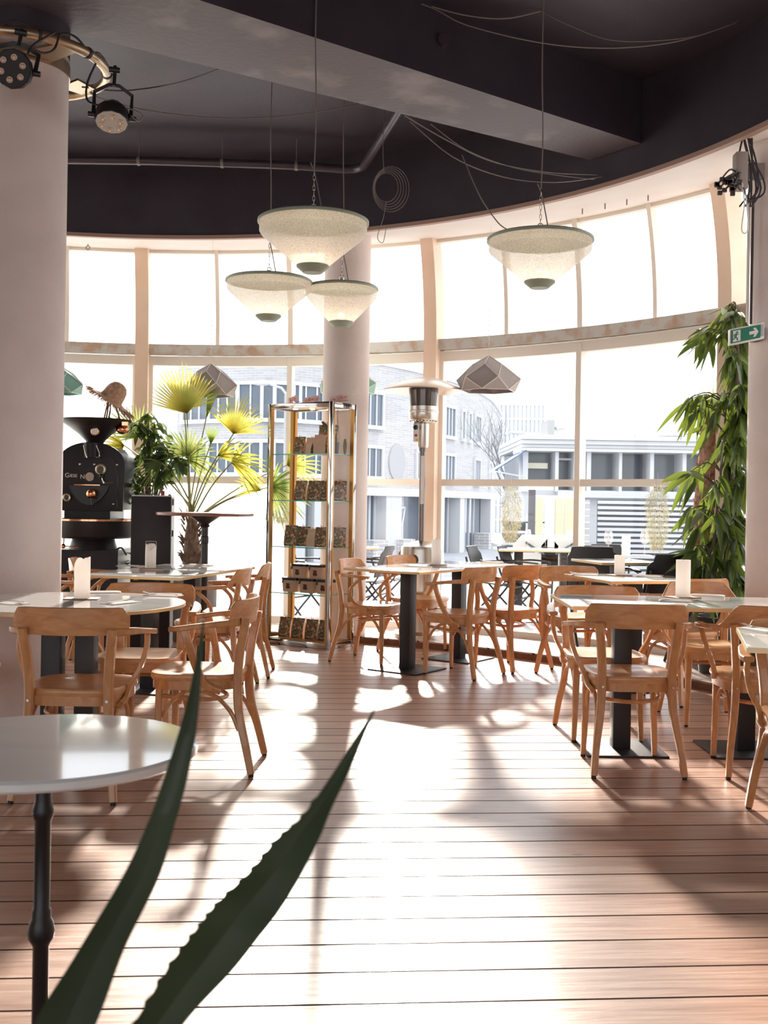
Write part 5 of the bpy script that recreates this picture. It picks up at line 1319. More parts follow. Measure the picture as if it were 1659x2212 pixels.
def ficus():
    d0 = 7.72; loc = Vector((D(1562, 1085, d0).x, d0, ZS)); root = thing('long_leaved_ficus', 'tall ficus with long drooping leaves beside the right column', 'potted plant', loc)
    rnd = random.Random(5)
    b = MB(); b.lathe([(0, 0), (.15, 0), (.19, .40), (.175, .40), (.16, .36), (0, .36)], n=36); b.build('pot', M_potb, root)
    cl = [(1580, 660, 5), (1556, 682, 6), (1500, 720, 4), (1505, 1180, 6), (1490, 1225, 5), (1512, 735, 5), (1545, 715, 5), (1575, 690, 6), (1598, 680, 6), (1600, 720, 6), (1585, 770, 7), (1608, 800, 8), (1590, 830, 8), (1560, 850, 7), (1520, 862, 6), (1490, 862, 5), (1470, 880, 3), (1545, 890, 6), (1600, 880, 9), (1575, 920, 9), (1600, 950, 9), (1555, 960, 7), (1530, 935, 5), (1585, 1000, 9), (1605, 1040, 9), (1560, 1040, 6), (1515, 1010, 5), (1490, 1020, 4), (1475, 1035, 3), (1535, 1060, 6), (1580, 1080, 9), (1600, 1120, 10), (1550, 1110, 8), (1515, 1095, 6), (1495, 1110, 4), (1570, 1150, 10), (1600, 1180, 10), (1540, 1160, 9), (1510, 1150, 6), (1580, 1210, 10), (1545, 1210, 9), (1520, 1235, 7), (1600, 1240, 9), (1485, 1195, 4), (1560, 1250, 8), (1590, 1280, 7), (1530, 1280, 5)]
    st = MB(); fo = MB()
    trunk = catmull([(.0, 0, .34), (.04, .02, .9), (.07, 0, 1.5), (.09, 0, 2.1), (.08, 0, 2.55)], 5)
    st.tube(trunk, [.022 - .0007 * i for i in range(len(trunk))], 8)
    tr2 = catmull([(-.03, 0, .34), (-.06, .02, .8), (-.02, .03, 1.3), (.03, .05, 1.9)], 5); st.tube(tr2, [.016 - .0006 * i for i in range(len(tr2))], 7)
    for px, py, n in cl:
        for rep in range(2):
            q = D(px + rnd.uniform(-9, 9), py + rnd.uniform(-10, 10), d0 + rnd.uniform(-.22, .28)) - loc
            a = min(trunk + tr2, key=lambda p_: (p_ - q).length + (.4 if p_.z > q.z else 0)); st.tube(catmull([a, (a + q) / 2 + Vector((0, 0, .06)), q], 3), [.006, .0055, .005, .0045, .004, .0035, .003], 4)
            for k in range((n if not (1505 < px < 1562 and 870 < py < 1150) else n // 2) if px < 1562 else n + 10):
                t = rnd.uniform(.62 if (px < 1540) else .4, 1.0); c = a.lerp(q, t) + Vector((0, 0, .03)); out = (q - a); out.z = 0; out = out.normalized() if out.length > .01 else Vector((1, 0, 0))
                d = (out * rnd.uniform(.1, .9) + Vector((rnd.uniform(-.5, .5), rnd.uniform(-.6, .6), rnd.uniform(-1.3, -.1)))).normalized()
                nr = Vector((rnd.uniform(-.5, .5), rnd.uniform(-1, .3), rnd.uniform(.2, 1))); nr = (nr - d * nr.dot(d)).normalized()
                oval_leaf(fo, c, d, nr, rnd.uniform(.16, .27), rnd.uniform(.016, .025), rnd.uniform(.0, .35), 0, 6, .8)
    # long arching leaves that reach out to the left, low by the black chair
    for px, py in ((1440, 1192), (1452, 1200), (1436, 1235), (1448, 1230), (1468, 1210)):
        e = D(px, py, d0 - .25) - loc; c = D(1505, 1190, d0 - .1) - loc; d = (e - c); L = d.length; d.normalize(); nr = Vector((0, -.5, 1)); nr = (nr - d * nr.dot(d)).normalized(); oval_leaf(fo, c, d, nr, L, .016, .05, 0, 7, .8)
    st.build('branches', M_branch, root); fo.build('foliage', M_ficus, root)
ficus()
def palm2():
    d0 = 8.25; loc = Vector((D(1522, 1085, d0).x, d0, ZS)); root = thing('trunk_palm', 'palm with reddish fibrous trunk and spiky crown behind the long-leaved ficus', 'potted palm', loc)
    b = MB(); b.lathe([(0, 0), (.17, 0), (.2, .38), (.185, .38), (.17, .34), (0, .34)], n=36); b.build('pot', M_pot, root)
    zt = D(1535, 890, d0).z - ZS; xt = D(1538, 890, d0).x - loc.x
    pts = catmull([(-.02, 0, .33), (-.02, 0, .9), (xt * .6, 0, 1.4), (xt, 0, zt)], 5); b = MB(); b.tube(pts, [.095 - .001 * i for i in range(len(pts))], 20)
    rnd = random.Random(8)
    for k in range(140):
        i = rnd.randint(1, len(pts) - 2); a = rnd.uniform(0, 2 * PI); q = pts[i] + Vector((math.cos(a) * .085, math.sin(a) * .085, rnd.uniform(-.05, .05))); b.tube([q, q + Vector((math.cos(a) * .018, math.sin(a) * .018, .03))], [.006, .002], 4)
    b.build('trunk', M_bark_r, root)
    b = MB(); top = pts[-1]
    for k in range(110):
        a = rnd.uniform(0, 2 * PI); el = rnd.uniform(-.2, 1.4); d = Vector((math.cos(a) * math.cos(el), math.sin(a) * math.cos(el), math.sin(el))); sd = d.cross(Vector((0, 0, 1))).normalized(); blade(b, top, d, sd, rnd.uniform(.22, .36), .006, .15)
    b.build('foliage', mat_pg, root)
mat_pg = leaf_mat('pale_spiky_leaf', (.35, .42, .30), (.6, .7, .45), .4)
palm2()

# hanging moss
def moss(px, pyt, pyb, d, label, seed):
    top = D(px, pyt, d); bot = D(px, pyb, d); h = top.z - bot.z; root = thing('hanging_moss', label, 'hanging plant', top)
    rnd = random.Random(seed)
    b = MB(); b.tube([(0, 0, -.01), (0, 0, 1.45 - top.z + .04 if top.z < 1.45 else .1)], .0012, 4); b.build('thread', M_white, root)
    b = MB(); wmax = .078
    for k in range(1500):
        t = rnd.random() ** .8; z = -h * t * .97; prof = wmax * (min(1, (t + .03) / .25) ** .6) * (1.05 if t < .7 else 1.05 * (1 - (t - .7) / .3 * .6))
        r = prof * math.sqrt(rnd.random()); a = rnd.uniform(0, 2 * PI); c = Vector((r * math.cos(a), r * math.sin(a), z)); L = rnd.uniform(.02, .055)
        d1 = Vector((math.cos(a) * .6 + rnd.uniform(-.5, .5), math.sin(a) * .6 + rnd.uniform(-.5, .5), rnd.uniform(-1.2, .2))).normalized(); d2 = (d1 + Vector((rnd.uniform(-.8, .8), rnd.uniform(-.8, .8), -.4))).normalized()
        b.tube([c, c + d1 * L * .5, c + d1 * L * .5 + d2 * L * .5], [.0013, .0011, .0006], 3, cap=False)
    b.build('foliage', M_moss, root)
moss(1105, 1050, 1172, 9.35, 'left hanging tuft of pale spanish moss in front of the lower window', 1)
moss(1421, 1047, 1190, 8.45, 'larger right hanging tuft of pale spanish moss above the big black chair', 2)
moss(608, 1062, 1130, 10.2, 'small hanging moss tuft seen through the display cabinet', 3)

# agave in the foreground
def agave():
    base = Vector((-.37, .93, 0)); root = thing('agave', 'dark green agave in the near foreground with two long toothed leaves', 'agave', base)
    b = MB(); b.lathe([(0, 0), (.13, 0), (.16, .5), (.165, .53), (.15, .53), (.14, .50), (0, .50)], n=40); b.build('pot', M_pot, root)
    def leafm(rows, teeth, seed):
        rnd = random.Random(seed); dense = []
        L = [Vector((r[0], r[1], 0)) for r in rows]; Rr = [Vector((r[2], r[3], 0)) for r in rows]; dd = [Vector((r[4], 0, 0)) for r in rows]
        cl, cr, cd = catmull(L, 8), catmull(Rr, 8), catmull(dd, 8)
        vs = []; n = len(cl)
        for i in range(n):
            a = D(cl[i].x, cl[i].y, cd[i].x) - base; c = D(cr[i].x, cr[i].y, cd[i].x) - base; m = (a + c) / 2; w = (c - a).length
            tooth = 0
            if teeth and i % 3 == 1 and w > .02: tooth = .0028
            av = (a - m).normalized() * tooth
            vs += [a + av, m.lerp(a, .5) + Vector((0, w * .13, 0)), m + Vector((0, w * .22, 0)), m.lerp(c, .5) + Vector((0, w * .13, 0)), c, m.lerp(c, .5) + Vector((0, w * .13 + .003 + w * .03, 0)) , m + Vector((0, w * .22 + .005 + w * .05, 0)), m.lerp(a, .5) + Vector((0, w * .13 + .003 + w * .03, 0))]
        fs = []
        for i in range(n - 1):
            for j in range(8): fs.append((i * 8 + j, i * 8 + (j + 1) % 8, (i + 1) * 8 + (j + 1) % 8, (i + 1) * 8 + j))
        fs += [tuple(range(8)), tuple((n - 1) * 8 + j for j in range(7, -1, -1))]
        bb = MB(); bb.add(vs, fs, 0, True); bb.build('leaf', M_agave, root, angle=40)
    leafm([(-60, 2620, 10, 2630, .93), (-20, 2450, 90, 2440, .93), (68, 2222, 203, 2222, .94), (160, 2068, 268, 2052, .95), (262, 1898, 343, 1896, .96), (318, 1780, 378, 1780, .97), (354, 1680, 403, 1690, .98), (392, 1560, 424, 1580, .99), (412, 1480, 432, 1500, 1.0), (428, 1400, 438, 1410, 1.01), (441, 1328, 442, 1328, 1.02)], False, 1)
    leafm([(-20, 2640, 40, 2650, .93), (150, 2420, 250, 2420, .91), (286, 2216, 392, 2218, .90), (362, 2092, 500, 2100, .90), (420, 2012, 556, 2030, .90), (468, 1952, 606, 1965, .905), (540, 1882, 652, 1888, .91), (598, 1812, 690, 1812, .92), (655, 1760, 716, 1748, .93), (715, 1676, 752, 1672, .94), (760, 1605, 778, 1610, .95), (811, 1527, 813, 1529, .96)], True, 2)
    rnd = random.Random(9)
    for k, (dx, dy, dz) in enumerate(((-.9, .1, .25), (-.7, -.6, .35), (-.8, .55, .15), (-.2, -.9, .3), (.5, -.8, .05))):
        d = Vector((dx, dy, dz)).normalized(); sd = d.cross(Vector((0, 0, 1))).normalized(); b = MB(); c = Vector((0, 0, .48)); vs = []
        for i in range(9):
            t = i / 8; p = c + d * .4 * t + Vector((0, 0, -.12 * t * t)); w = .045 * (1 - t) ** .6 * (1 + .5 * math.sin(PI * t)) + .001; up = Vector((0, 0, 1))
            vs += [p - sd * w, p - up * .3 * w, p + sd * w, p - up * (.3 * w + .006)]
        fs = [(i * 4 + j, i * 4 + (j + 1) % 4, (i + 1) * 4 + (j + 1) % 4, (i + 1) * 4 + j) for i in range(8) for j in range(4)] + [(0, 1, 2, 3), (35, 34, 33, 32)]
        b.add(vs, fs, 0, True); b.build('leaf', M_agave, root)
agave()

# ------------------------------------------------------------------ PENDANT LAMPS
M_added_bulb = mat('added_warm_bulb', (1, .8, .6), .4); M_added_bulb.node_tree.nodes['Principled BSDF'].inputs['Emission Color'].default_value = (1, .7, .45, 1); M_added_bulb.node_tree.nodes['Principled BSDF'].inputs['Emission Strength'].default_value = 1.2
def pendant(px, py_rim, dia, label, zr=2.755, k=0):
    # distance from the apparent rim height
    a, bb = uvp(px, py_rim); d = (CAMH - zr) / bb; x = a * d; r = dia / 2
    root = thing('pendant_lamp', label, 'pendant lamp', (x, d, zr), 0, 'ribbed glass funnel pendants')
    b = MB(); b.lathe([(0, .045), (.05, .043), (.06, .03), (r * .6, .022), (r * .97, .008), (r * 1.02, .0), (r * 1.02, -.014), (r * .99, -.014), (r * .98, -.002), (0, .012)], n=56); b.build('metal_cover', M_sage, root)
    b = MB(); b.lathe([(r * .985, -.008), (r * .985, -.060), (r * .955, -.075), (.085, -.245), (.075, -.25)], n=56); b.build('glass_shade', M_lampglass, root, angle=20)
    b = MB(); b.lathe([(.088, -.240), (.090, -.250), (.052, -.282), (.0, -.285)], n=24); b.lathe([(.084, -.238), (.088, -.24)], n=24); b.build('bottom_cap', M_sage, root)
    b = MB(); b.tube([(0, 0, .04), (0, 0, .07)], .016, 12); b.tube([(.014 * math.cos(t_), 0, .078 + .014 * math.sin(t_)) for t_ in [2 * PI * q / 12 for q in range(12)]], .003, 6, closed=True, up=(0, 1, 0))
    for q in range(7):
        zz_ = .10 + q * .028; ax = (1, 0) if q % 2 else (0, 1)
        b.tube([(ax[0] * .006 * math.cos(t_), ax[1] * .006 * math.cos(t_), zz_ + .017 * math.sin(t_)) for t_ in [2 * PI * w / 10 for w in range(10)]], .0018, 5, closed=True, up=(ax[1], ax[0], 0))
    b.build('chain', M_steel, root)
    b = MB(); b.sphere((0, 0, -.20), .022, 16); b.build('added_bulb', M_added_bulb, root)  # small glowing ball added inside to brighten the glass shade
    pl = bpy.data.lights.new('added_shade_light', 'POINT'); pl.energy = 0.8; pl.color = (1, .80, .62); pl.shadow_soft_size = .035  # point light added inside the shade to lift the glass
    po = bpy.data.objects.new('added_shade_light', pl); C.objects.link(po); po.parent = root; po.location = (0, 0, -.16)
    H_ = ZC - zr
    b = MB(); b.tube(catmull([(0, 0, .29), (.006, 0, H_ * .4), (-.004, 0, H_ * .7), (0, 0, H_)], 6), .0042, 6); b.tube(catmull([(.05, 0, .035), (.03, 0, .14), (.004, 0, .26), (-.02, 0, .32)], 4), .0035, 6); b.build('cord', M_cable_l, root)
    b = MB(); b.lathe([(0, H_ - .018), (.02, H_ - .018), (.025, H_ - .001), (0, H_ - .001)], n=16); b.build('ceiling_hook', M_cable, root)
pendant(677, 478, .595, 'largest and topmost ribbed glass funnel pendant of the cluster of three')
pendant(581, 606, .59, 'left lower ribbed glass funnel pendant of the cluster of three')
pendant(738, 622, .515, 'right lower ribbed glass funnel pendant of the cluster, in front of the round column')
pendant(1167, 517, .60, 'ribbed glass funnel pendant hanging alone on the right')

def origami(px, pyt, pyb, wpx, d, m, label, rot=0.0):
    top = D(px, pyt, d); bot = D(px, pyb, d); h = top.z - bot.z; Rr = wpx / FPX * d / 2
    root = thing('folded_pendant', label, 'pendant lamp', (top.x, d, bot.z), rot, 'faceted folded pendants by the windows'); n = 6
    A = Vector((0, 0, h)); r1 = [Vector((.52 * Rr * math.cos(2 * PI * i / n), .52 * Rr * math.sin(2 * PI * i / n), h * .72)) for i in range(n)]
    r2 = [Vector((Rr * math.cos(2 * PI * (i + .5) / n), Rr * math.sin(2 * PI * (i + .5) / n), h * .32)) for i in range(n)]
    r3 = [Vector((.84 * Rr * math.cos(2 * PI * i / n), .84 * Rr * math.sin(2 * PI * i / n), 0)) for i in range(n)]
    b = MB(); vs = [A] + r1 + r2 + r3; fs = []
    for i in range(n):
        j = (i + 1) % n; fs.append((0, 1 + i, 7 + i, 1 + j)); fs.append((1 + i, 7 + (i - 1) % n, 13 + i, 7 + i)); fs.append((7 + i, 13 + i, 13 + j))
    b.add(vs, fs); inner = [v * .97 for v in vs]; b.add(inner, [tuple(reversed(f)) for f in fs]); b.build('shade', m, root)
    b = MB(); e = set()
    for f in fs:
        for k in range(len(f)): e.add(tuple(sorted((f[k], f[(k + 1) % len(f)]))))
    for p_, q_ in e: b.tube([vs[p_], vs[q_]], .0035, 5)
    b.build('seams', M_seam, root)
    zc = None; r = math.hypot(top.x - CX, d - CY); zt_ = ZC if r < RF else ZF + .01 + (r - RF) / (RT - RF) * (ZT - ZF)
    b = MB(); L = zt_ - bot.z; b.tube([(0, 0, h - .01), (0, 0, L)], .0016, 5); b.build('cord', M_white, root)
    b = MB()
    for q in range(10): b.sphere((0, 0, h + .02 + q * .04), .005, 8)
    b.build('bead_chain', M_seam, root)
origami(1056, 768, 845, 142, 9.30, M_greyshade, 'grey faceted folded pendant right of the peach window post', .2)
origami(456, 785, 855, 118, 9.75, M_greyshade, 'grey faceted folded pendant behind the palm fronds', .35)
origami(752, 786, 850, 136, 10.05, M_tealshade, 'pale teal faceted folded pendant mostly hidden behind the round column', .1)
origami(130, 790, 850, 108, 9.6, M_tealshade, 'pale teal faceted folded pendant beside the left column', .3)

# ------------------------------------------------------------------ LAMP RING and stage lights on the left column
def lamp_ring():
    cx, cy, z, r = -1.985, 5.85, 3.545, .445
    root = thing('lamp_ring', 'bent aluminium tube ring bracketed around the top of the left column', 'lamp ring', (cx, cy, z))
    n = 12
    b = MB(); b.tube([(r * math.cos(2 * PI * (k + .5) / 40), r * math.sin(2 * PI * (k + .5) / 40), 0) for k in range(40)], .027, 12, closed=True); b.build('ring_tube', M_truss, root)
    for k in range(4):
        a = 2 * PI * k / 4 + .9 - 1.6; c, s = math.cos(a), math.sin(a); t_ = Vector((-s, c, 0)); q = Vector((c, s, 0))
        b = MB(); vs = []
        for zz_ in (-.006, .006):
            vs += [q * .25 + t_ * .02 + Vector((0, 0, zz_ - .03)), q * .25 - t_ * .15 + Vector((0, 0, zz_ - .03)), q * .44 - t_ * .06 + Vector((0, 0, zz_ - .01)), q * .44 + t_ * .06 + Vector((0, 0, zz_ - .01))]
        b.add(vs, [(0, 3, 2, 1), (4, 5, 6, 7), (0, 1, 5, 4), (1, 2, 6, 5), (2, 3, 7, 6), (3, 0, 4, 7)]); b.build('gusset_plate', M_truss, root)
    b = MB(); b.lathe([(.246, -.05), (.252, -.05), (.252, .02), (.246, .02)], n=48); b.build('collar', M_truss, root)
    for k in range(10):
        a = 2 * PI * k / 10 + .2; c = Vector((r * math.cos(a), r * math.sin(a), 0)); 
        b = MB(); t_ = Vector((-math.sin(a), math.cos(a), 0)); b.tube([c - t_ * .008, c + t_ * .008], .031, 12); b.build('tape_band', M_cable, root)
    b = MB(); rnd = random.Random(1)
    pts = [Vector((r * math.cos(-2.3 + .12 * k) * (1 + .03 * math.sin(k)), r * math.sin(-2.3 + .12 * k) * (1 + .03 * math.sin(k)), .03 - .02 * math.sin(k * 1.3))) for k in range(24)]
    b.tube(catmull(pts, 3), .006, 6)
    b.tube(catmull([D(118, 70, 5.4) - Vector((cx, cy, z)), D(75, 95, 5.3) - Vector((cx, cy, z)), D(60, 115, 5.25) - Vector((cx, cy, z))], 4), .006, 6)
    b.tube(catmull([D(128, 72, 5.4) - Vector((cx, cy, z)), D(118, 105, 5.35) - Vector((cx, cy, z)), D(95, 115, 5.3) - Vector((cx, cy, z)), D(68, 105, 5.25) - Vector((cx, cy, z))], 4), .006, 6)
    b.tube(catmull([D(215, 122, 5.75) - Vector((cx, cy, z)), D(190, 175, 5.72) - Vector((cx, cy, z)), D(188, 215, 5.7) - Vector((cx, cy, z)), D(212, 228, 5.7) - Vector((cx, cy, z))], 4), .006, 6)
    b.build('cable', M_cable, root)
    return cx, cy, z, r
lamp_ring()
def stage_light(c, axis, r, label, hang, face_m):
    """par can: body disc with axis = direction it shines"""
    root = thing('stage_light', label, 'stage light', c, 0, 'round stage lights on the lamp ring')
    ax = Vector(axis).normalized(); q = Vector((0, 0, 1)).rotation_difference(ax).to_matrix()
    n = 12
    b = MB(); b.lathe([(0, -.075), (r * .6, -.07), (r * .98, -.03), (r * 1.02, .03), (r * .98, .036), (r * .9, .036)], n=n, mat3=q, smooth=False); b.build('housing', M_roaster, root)
    b = MB(); b.lathe([(r * .94, .034), (r * .94, .040), (0, .040)], n=n, mat3=q, smooth=False); b.build('front_plate', face_m, root)
    for k in range(6):
        a = 2 * PI * k / 6 + .4; cc_ = q @ Vector((r * .58 * math.cos(a), r * .58 * math.sin(a), .040))
        if k == 5 and False: continue
        b = MB(); b.lathe([(r * .17, 0), (r * .17, .008), (r * .11, .006), (r * .05, .010), (0, .011)], cc_, 16, mat3=q); b.build('lens', M_lens, root)
    # yoke
    hv = Vector(hang) - Vector(c); sd = ax.cross(hv).normalized()
    b = MB(); pts = [sd * r * 1.08, sd * r * 1.1 + hv * .45, sd * r * .3 + hv * .62, -sd * r * .3 + hv * .62, -sd * r * 1.1 + hv * .45, -sd * r * 1.08]
    b.tube(pts, 0, flat=(.022, .006), up=tuple(ax)); b.tube([hv * .6, hv], .010, 8); b.build('yoke', M_blacksteel, root)
    b = MB()
    for s in (-1, 1): b.tube([sd * s * r * 1.0, sd * s * (r * 1.0 + .035)], .014, 10)
    b.build('tilt_knob', M_lidblack, root)
    b = MB(); b.tube([hv * .92 - sd * .025, hv * .92 + sd * .03], .016, 10); b.build('clamp', M_blacksteel, root)
p1 = D(30, 150, 5.32); ta = Vector((-1.93 - .06, 5.85 - .458, 3.545 - .02)) 
stage_light(p1, (.12, -1, -.30), .092, 'black round stage light with its lenses facing the camera, at the top left edge', (p1.x + .02, p1.y + .05, 3.535), M_roaster)
p2 = D(242, 252, 5.72); stage_light(p2, (.05, -.42, -1), .088, 'black round stage light with pale lens plate pointing down beside the left column', (p2.x - .0, p2.y + .05, 3.52), M_lensplate)
o = MB(); rel = lambda v: v - p2
o.tube(catmull([rel(D(262, 232, 5.7)), rel(D(290, 238, 5.7)), rel(D(308, 250, 5.7)), rel(D(300, 262, 5.7)), rel(D(283, 250, 5.7))], 4), .004, 6)
oo = o.build('loose_cable', M_cable_l, loc=p2); tag(oo, 'short loose cable looping from the downward stage light', 'cable')

# ------------------------------------------------------------------ CEILING PIPE and wires
def pipe():
    z = 3.98; pts = [G(120, 345, z), G(300, 347, z), G(480, 352, z), G(640, 358, z), G(752, 366, z), G(785, 362, z - .01)]
    # run stays inside the fascia
    q = [G(815, 312, z), G(862, 238, z)]
    pts = [Vector((p_.x, min(p_.y, CY + math.sqrt(max(.1, (RF - .09) ** 2 - (p_.x - CX) ** 2))), z)) for p_ in pts]
    b = MB(); P0 = pts[0]; allp = [p_ - P0 for p_ in catmull(pts, 4)] + [p_ - P0 for p_ in catmull([pts[-1], q[0], q[1], q[1] + (q[1] - q[0]) * 1.6], 4)[1:]]
    root = thing('ceiling_pipe', 'dark painted pipe running along the curved fascia and bending towards the beam', 'pipe', P0)
    b.tube(allp, .036, 14); b.build('pipe_run', M_pipe, root)
    for p_ in (pts[1], pts[2], pts[3]):
        b = MB(); r_ = p_ - P0; b.tube([r_ + Vector((-.012, 0, 0)), r_ + Vector((.012, 0, 0))], .041, 14); b.tube([r_ + Vector((0, 0, .03)), r_ + Vector((0, 0, ZC - z))], .004, 6); b.build('pipe_clamp', M_cable_l, root)
pipe()
def wire(name, label, pts, r=.004, m=None, cat='cable'):
    p0 = Vector(pts[0]); b = MB(); b.tube(catmull([Vector(p_) - p0 for p_ in pts], 7), r, 5); o = b.build(name, m or M_cable_l, loc=p0); tag(o, label, cat)
def cz(px, py, z=ZC - .01): return G(px, py, z)
def sag(a, b_, s, n=5): return [a.lerp(b_, k / n) - Vector((0, 0, s * 4 * (k / n) * (1 - k / n))) for k in range(n + 1)]
e1 = cz(884, 0); e2 = cz(1600, 42)
wire('slack_wire', 'long slack wire sagging across the top right of the ceiling', [cz(884, 0), G(940, 20, 4.12), G(1010, 55, 4.0), G(1165, 92, 3.86), G(1310, 104, 3.84), G(1450, 92, 3.9), G(1560, 60, 4.08), cz(1595, 44)])
wire('slack_wire', 'wire curving from the lone pendant hook to the left over the ceiling', [cz(1168, 24), G(1090, 40, 4.14), G(1000, 32, 4.13), cz(900, 4)])
wire('slack_wire', 'wire running right from the lone pendant hook and drooping', [cz(1170, 24), G(1230, 55, 4.08), G(1330, 88, 3.95), G(1480, 82, 3.97), cz(1590, 50)], .003)
wire('slack_wire', 'wire strung below the beam towards the fascia on the right, upper strand', [G(875, 250, 3.745), G(960, 300, 3.66), G(1060, 348, 3.58), G(1180, 372, 3.56), G(1290, 378, 3.62)], .004)
wire('slack_wire', 'lower strand of the wires strung below the beam, sagging most', [G(885, 262, 3.74), G(980, 340, 3.52), G(1090, 383, 3.46), G(1200, 394, 3.46), G(1300, 382, 3.60)], .004)
wire('slack_wire', 'middle strand of the wires strung below the beam', [G(930, 268, 3.72), G(1010, 325, 3.58), G(1110, 362, 3.52), G(1200, 378, 3.52), G(1285, 388, 3.58)], .003)
wire('slack_wire', 'wire falling from the strung wires to the lone pendant cover', [G(998, 335, 3.55), D(1035, 420, 7.0), D(1075, 480, 6.95), D(1100, 498, 6.95)], .004)
wire('slack_wire', 'thin wire sagging under the ceiling left of the beam', [cz(150, 190), G(300, 235, 4.02), G(480, 255, 3.98), G(640, 248, 4.04), cz(775, 225)], .004)
wire('slack_wire', 'black wire from the lamp ring curving up to the beam', [D(178, 188, 5.9), G(270, 196, 4.0), G(380, 180, 4.08), cz(478, 148, 3.80)], .005, M_cable)
# coil of wire beside the pendant cluster
pc = D(835, 405, 7.9); b = MB()
for k in range(5):
    rr = .085 + .012 * k; b.tube([(rr * math.cos(2 * PI * q / 22) + .008 * k, .01 * k, rr * 1.25 * math.sin(2 * PI * q / 22)) for q in range(22)], .0022, 5, closed=True, up=(0, 1, 0))
b.tube(catmull([(-.02, 0, .1), (-.03, 0, .3), (-.02, 0, ZC - pc.z)], 5), .0025, 5); b.tube(catmull([(0, .0, -.1), (-.02, 0, -.22), (-.06, 0, -.36), (-.02, 0, -.40), (.0, 0, -.3)], 5), .0025, 5)
tag(b.build('wire_coil', M_cable_l, loc=pc), 'coil of thin wire hanging right of the pendant cluster', 'wire coil')
# hooks in the soffit
for k, (px, py) in enumerate(((1258, 455), (1307, 444), (1354, 436), (1400, 428))):
    r_ = .5 * (RF + RT) + .1; p_ = G(px, py, 3.58); z0 = ZF + .01 + (math.hypot(p_.x - CX, p_.y - CY) - RF) / (RT - RF) * (ZT - ZF)
    b = MB(); b.tube([(0, 0, .0), (0, 0, -.05)], .005, 6); b.tube([(0, 0, -.0), (0, 0, -.004)], .012, 8); o = b.build('soffit_bolt', M_cable_l, loc=(p_.x, p_.y, z0)); tag(o, '%s of the four bolts sticking down from the cream soffit' % ('first from left', 'second from left', 'third from left', 'rightmost')[k], 'bolt', 'bolts in the soffit')
p_ = G(190, 528, 3.57); b = MB(); b.tube([(0, 0, 0), (0, 0, -.02)], .004, 6); b.tube([(.018 * math.cos(2 * PI * q / 14), 0, -.036 + .018 * math.sin(2 * PI * q / 14)) for q in range(14)], .004, 6, closed=True, up=(0, 1, 0)); tag(b.build('soffit_ring_hook', M_cable_l, loc=(p_.x, p_.y, 3.575)), 'small ring hook in the soffit near the left column', 'hook')

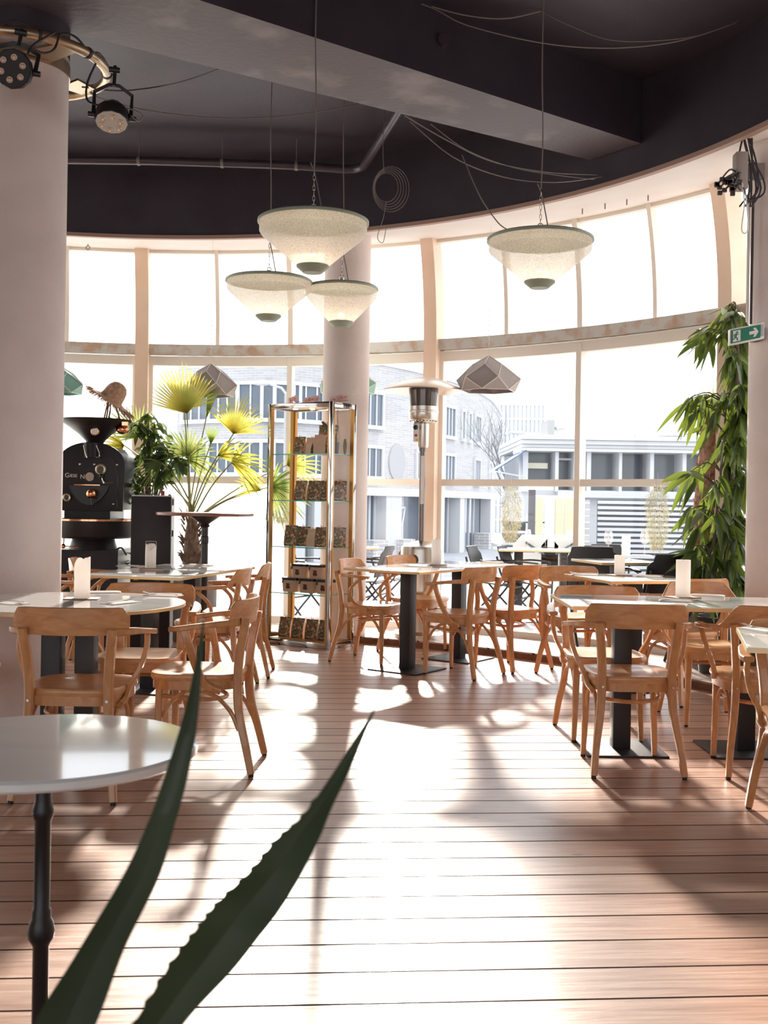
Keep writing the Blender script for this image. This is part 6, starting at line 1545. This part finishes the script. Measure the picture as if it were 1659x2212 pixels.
# ------------------------------------------------------------------ RIGHT COLUMN: junction box, cables, conduit, exit sign
def right_col():
    jb = D(1604, 362, 6.82); root = thing('junction_box', 'grey junction box with tangled cables high on the right column', 'junction box', jb)
    jw, jh = .075, .13
    b = MB(); b.box((-jw / 2, 0, -jh), (jw / 2, .09, jh * .8)); b.build('box', mat('grey_plastic', (.34, .30, .28), .5), root, bevel=.008)
    b = MB(); b.box((0, .06, -.05), (.16, .10, .05)); b.build('bracket', M_cable_l, root)
    rnd = random.Random(6)
    for k in range(14):
        b = MB(); a = Vector((rnd.uniform(-.04, .04), .03, -.12 + rnd.uniform(-.03, .1))); e = D(1555 + rnd.uniform(-8, 30), 402 + rnd.uniform(-18, 20), 6.75) - jb; m_ = a.lerp(e, .5) + Vector((rnd.uniform(-.02, .02), rnd.uniform(-.03, .0), rnd.uniform(-.02, .05)))
        b.tube(catmull([a, m_, e], 4), .0055, 5); b.box((e.x - .013, e.y - .01, e.z - .012), (e.x + .013, e.y + .01, e.z + .012)); b.build('cable_tail', M_cable, root)
    for k in range(7):
        b = MB(); x = rnd.uniform(-.01, .09); b.tube(catmull([(x, .04, .45), (x + rnd.uniform(-.04, .04), .03, .25), (x + rnd.uniform(-.02, .07), .02, .05), (x + rnd.uniform(.0, .09), .02, -.12), (x + rnd.uniform(-.02, .03), .02, -.24)], 4), .006, 6); b.build('cable', M_cable, root)
    b = MB(); b.tube(catmull([D(1625, 345, 6.7) - jb, D(1650, 390, 6.66) - jb, D(1648, 420, 6.68) - jb, D(1618, 430, 6.75) - jb, D(1605, 405, 6.75) - jb], 5), .006, 6); b.build('cable', M_cable, root)
    b = MB(); b.tube(catmull([D(1603, 395, 6.75) - jb, D(1608, 440, 6.75) - jb, D(1602, 495, 6.75) - jb, D(1612, 503, 6.75) - jb, D(1616, 480, 6.75) - jb, D(1610, 410, 6.75) - jb], 5), .004, 6); b.build('white_cable', M_white, root)
    a = D(1627, 430, 6.905); e = D(1622, 700, 6.905); b = MB(); b.tube([(0, 0, 0), e - a], .009, 8); tag(b.build('conduit', M_cable, loc=a), 'dark conduit running down the right column to the exit sign', 'conduit')
    a = D(1619, 390, 6.965); e = D(1614, 700, 6.965); b = MB(); b.tube([(0, 0, 0), e - a], .010, 8); tag(b.build('conduit', M_white, loc=a), 'white conduit running down the edge of the right column', 'conduit')
    # exit sign
    c = D(1614, 721, 6.78); rz = math.radians(-3); root = thing('exit_sign', 'green and white emergency exit sign with running figure on the right column', 'exit sign', c, rz)
    L, R2 = .21, .105; hh = .05; sl = math.tan(math.radians(12))
    def sh(x, z): return (x, z + sl * x)
    pts = [sh(-.105, -hh), sh(.105, -hh), sh(.105, hh), sh(-.105, hh)]
    b = MB(); b.xprism(pts, 0, .05); b.build('sign_body', M_white, root, bevel=.004)
    pts = [sh(-.100, -hh + .009), sh(.080, -hh + .009), sh(.080, hh - .009), sh(-.100, hh - .009)]
    b = MB(); b.xprism(pts, -.003, 0.001); b.build('green_panel', M_greensign, root)
    def pl(poly, nm): b = MB(); b.xprism([sh(*q) for q in poly], -.005, -.003); return b
    b = pl([(.012, .010), (.045, .010), (.035, .028), (.050, .028), (.068, 0), (.050, -.028), (.035, -.028), (.045, -.010), (.012, -.010)], 'arrow'); b.build('arrow', M_white, root)
    b = pl([(-.088, -.034), (-.042, -.034), (-.042, .034), (-.088, .034)], 'door'); b.build('door_symbol', M_white, root)
    b = MB()
    for seg, w in ((((-.066, .012), (-.072, -.006)), .010), (((-.072, -.006), (-.060, -.018), (-.060, -.030)), .007), (((-.072, -.006), (-.082, -.018), (-.092, -.020)), .007), (((-.066, .012), (-.053, .006)), .005), (((-.066, .012), (-.080, .008), (-.083, -.002)), .005)):
        b.tube([(x, -.0062, z + sl * x) for x, z in seg], 0, flat=(w, .002), up=(0, 1, 0))
    b.lathe([(0, 0), (.006, 0), (.006, .002), (0, .002)], (-.062, -.006, .021 + sl * -.062), 12, mat3=Matrix.Rotation(PI / 2, 3, 'X')); b.build('running_figure', M_greensign, root)
    b = MB(); b.xprism([sh(.083, -.035), sh(.100, -.035), sh(.100, .04), sh(.083, .04)], -.004, 0); b.build('indicator_strip', mat('indicator_grey', (.45, .5, .56), .3), root)
    b = MB(); b.tube([(.0, .03, .05), (.0, .03, .075)], .006, 6); b.box((.06, .045, -.03), (.11, .16, .05)); b.build('bracket', M_cable, root)
right_col()
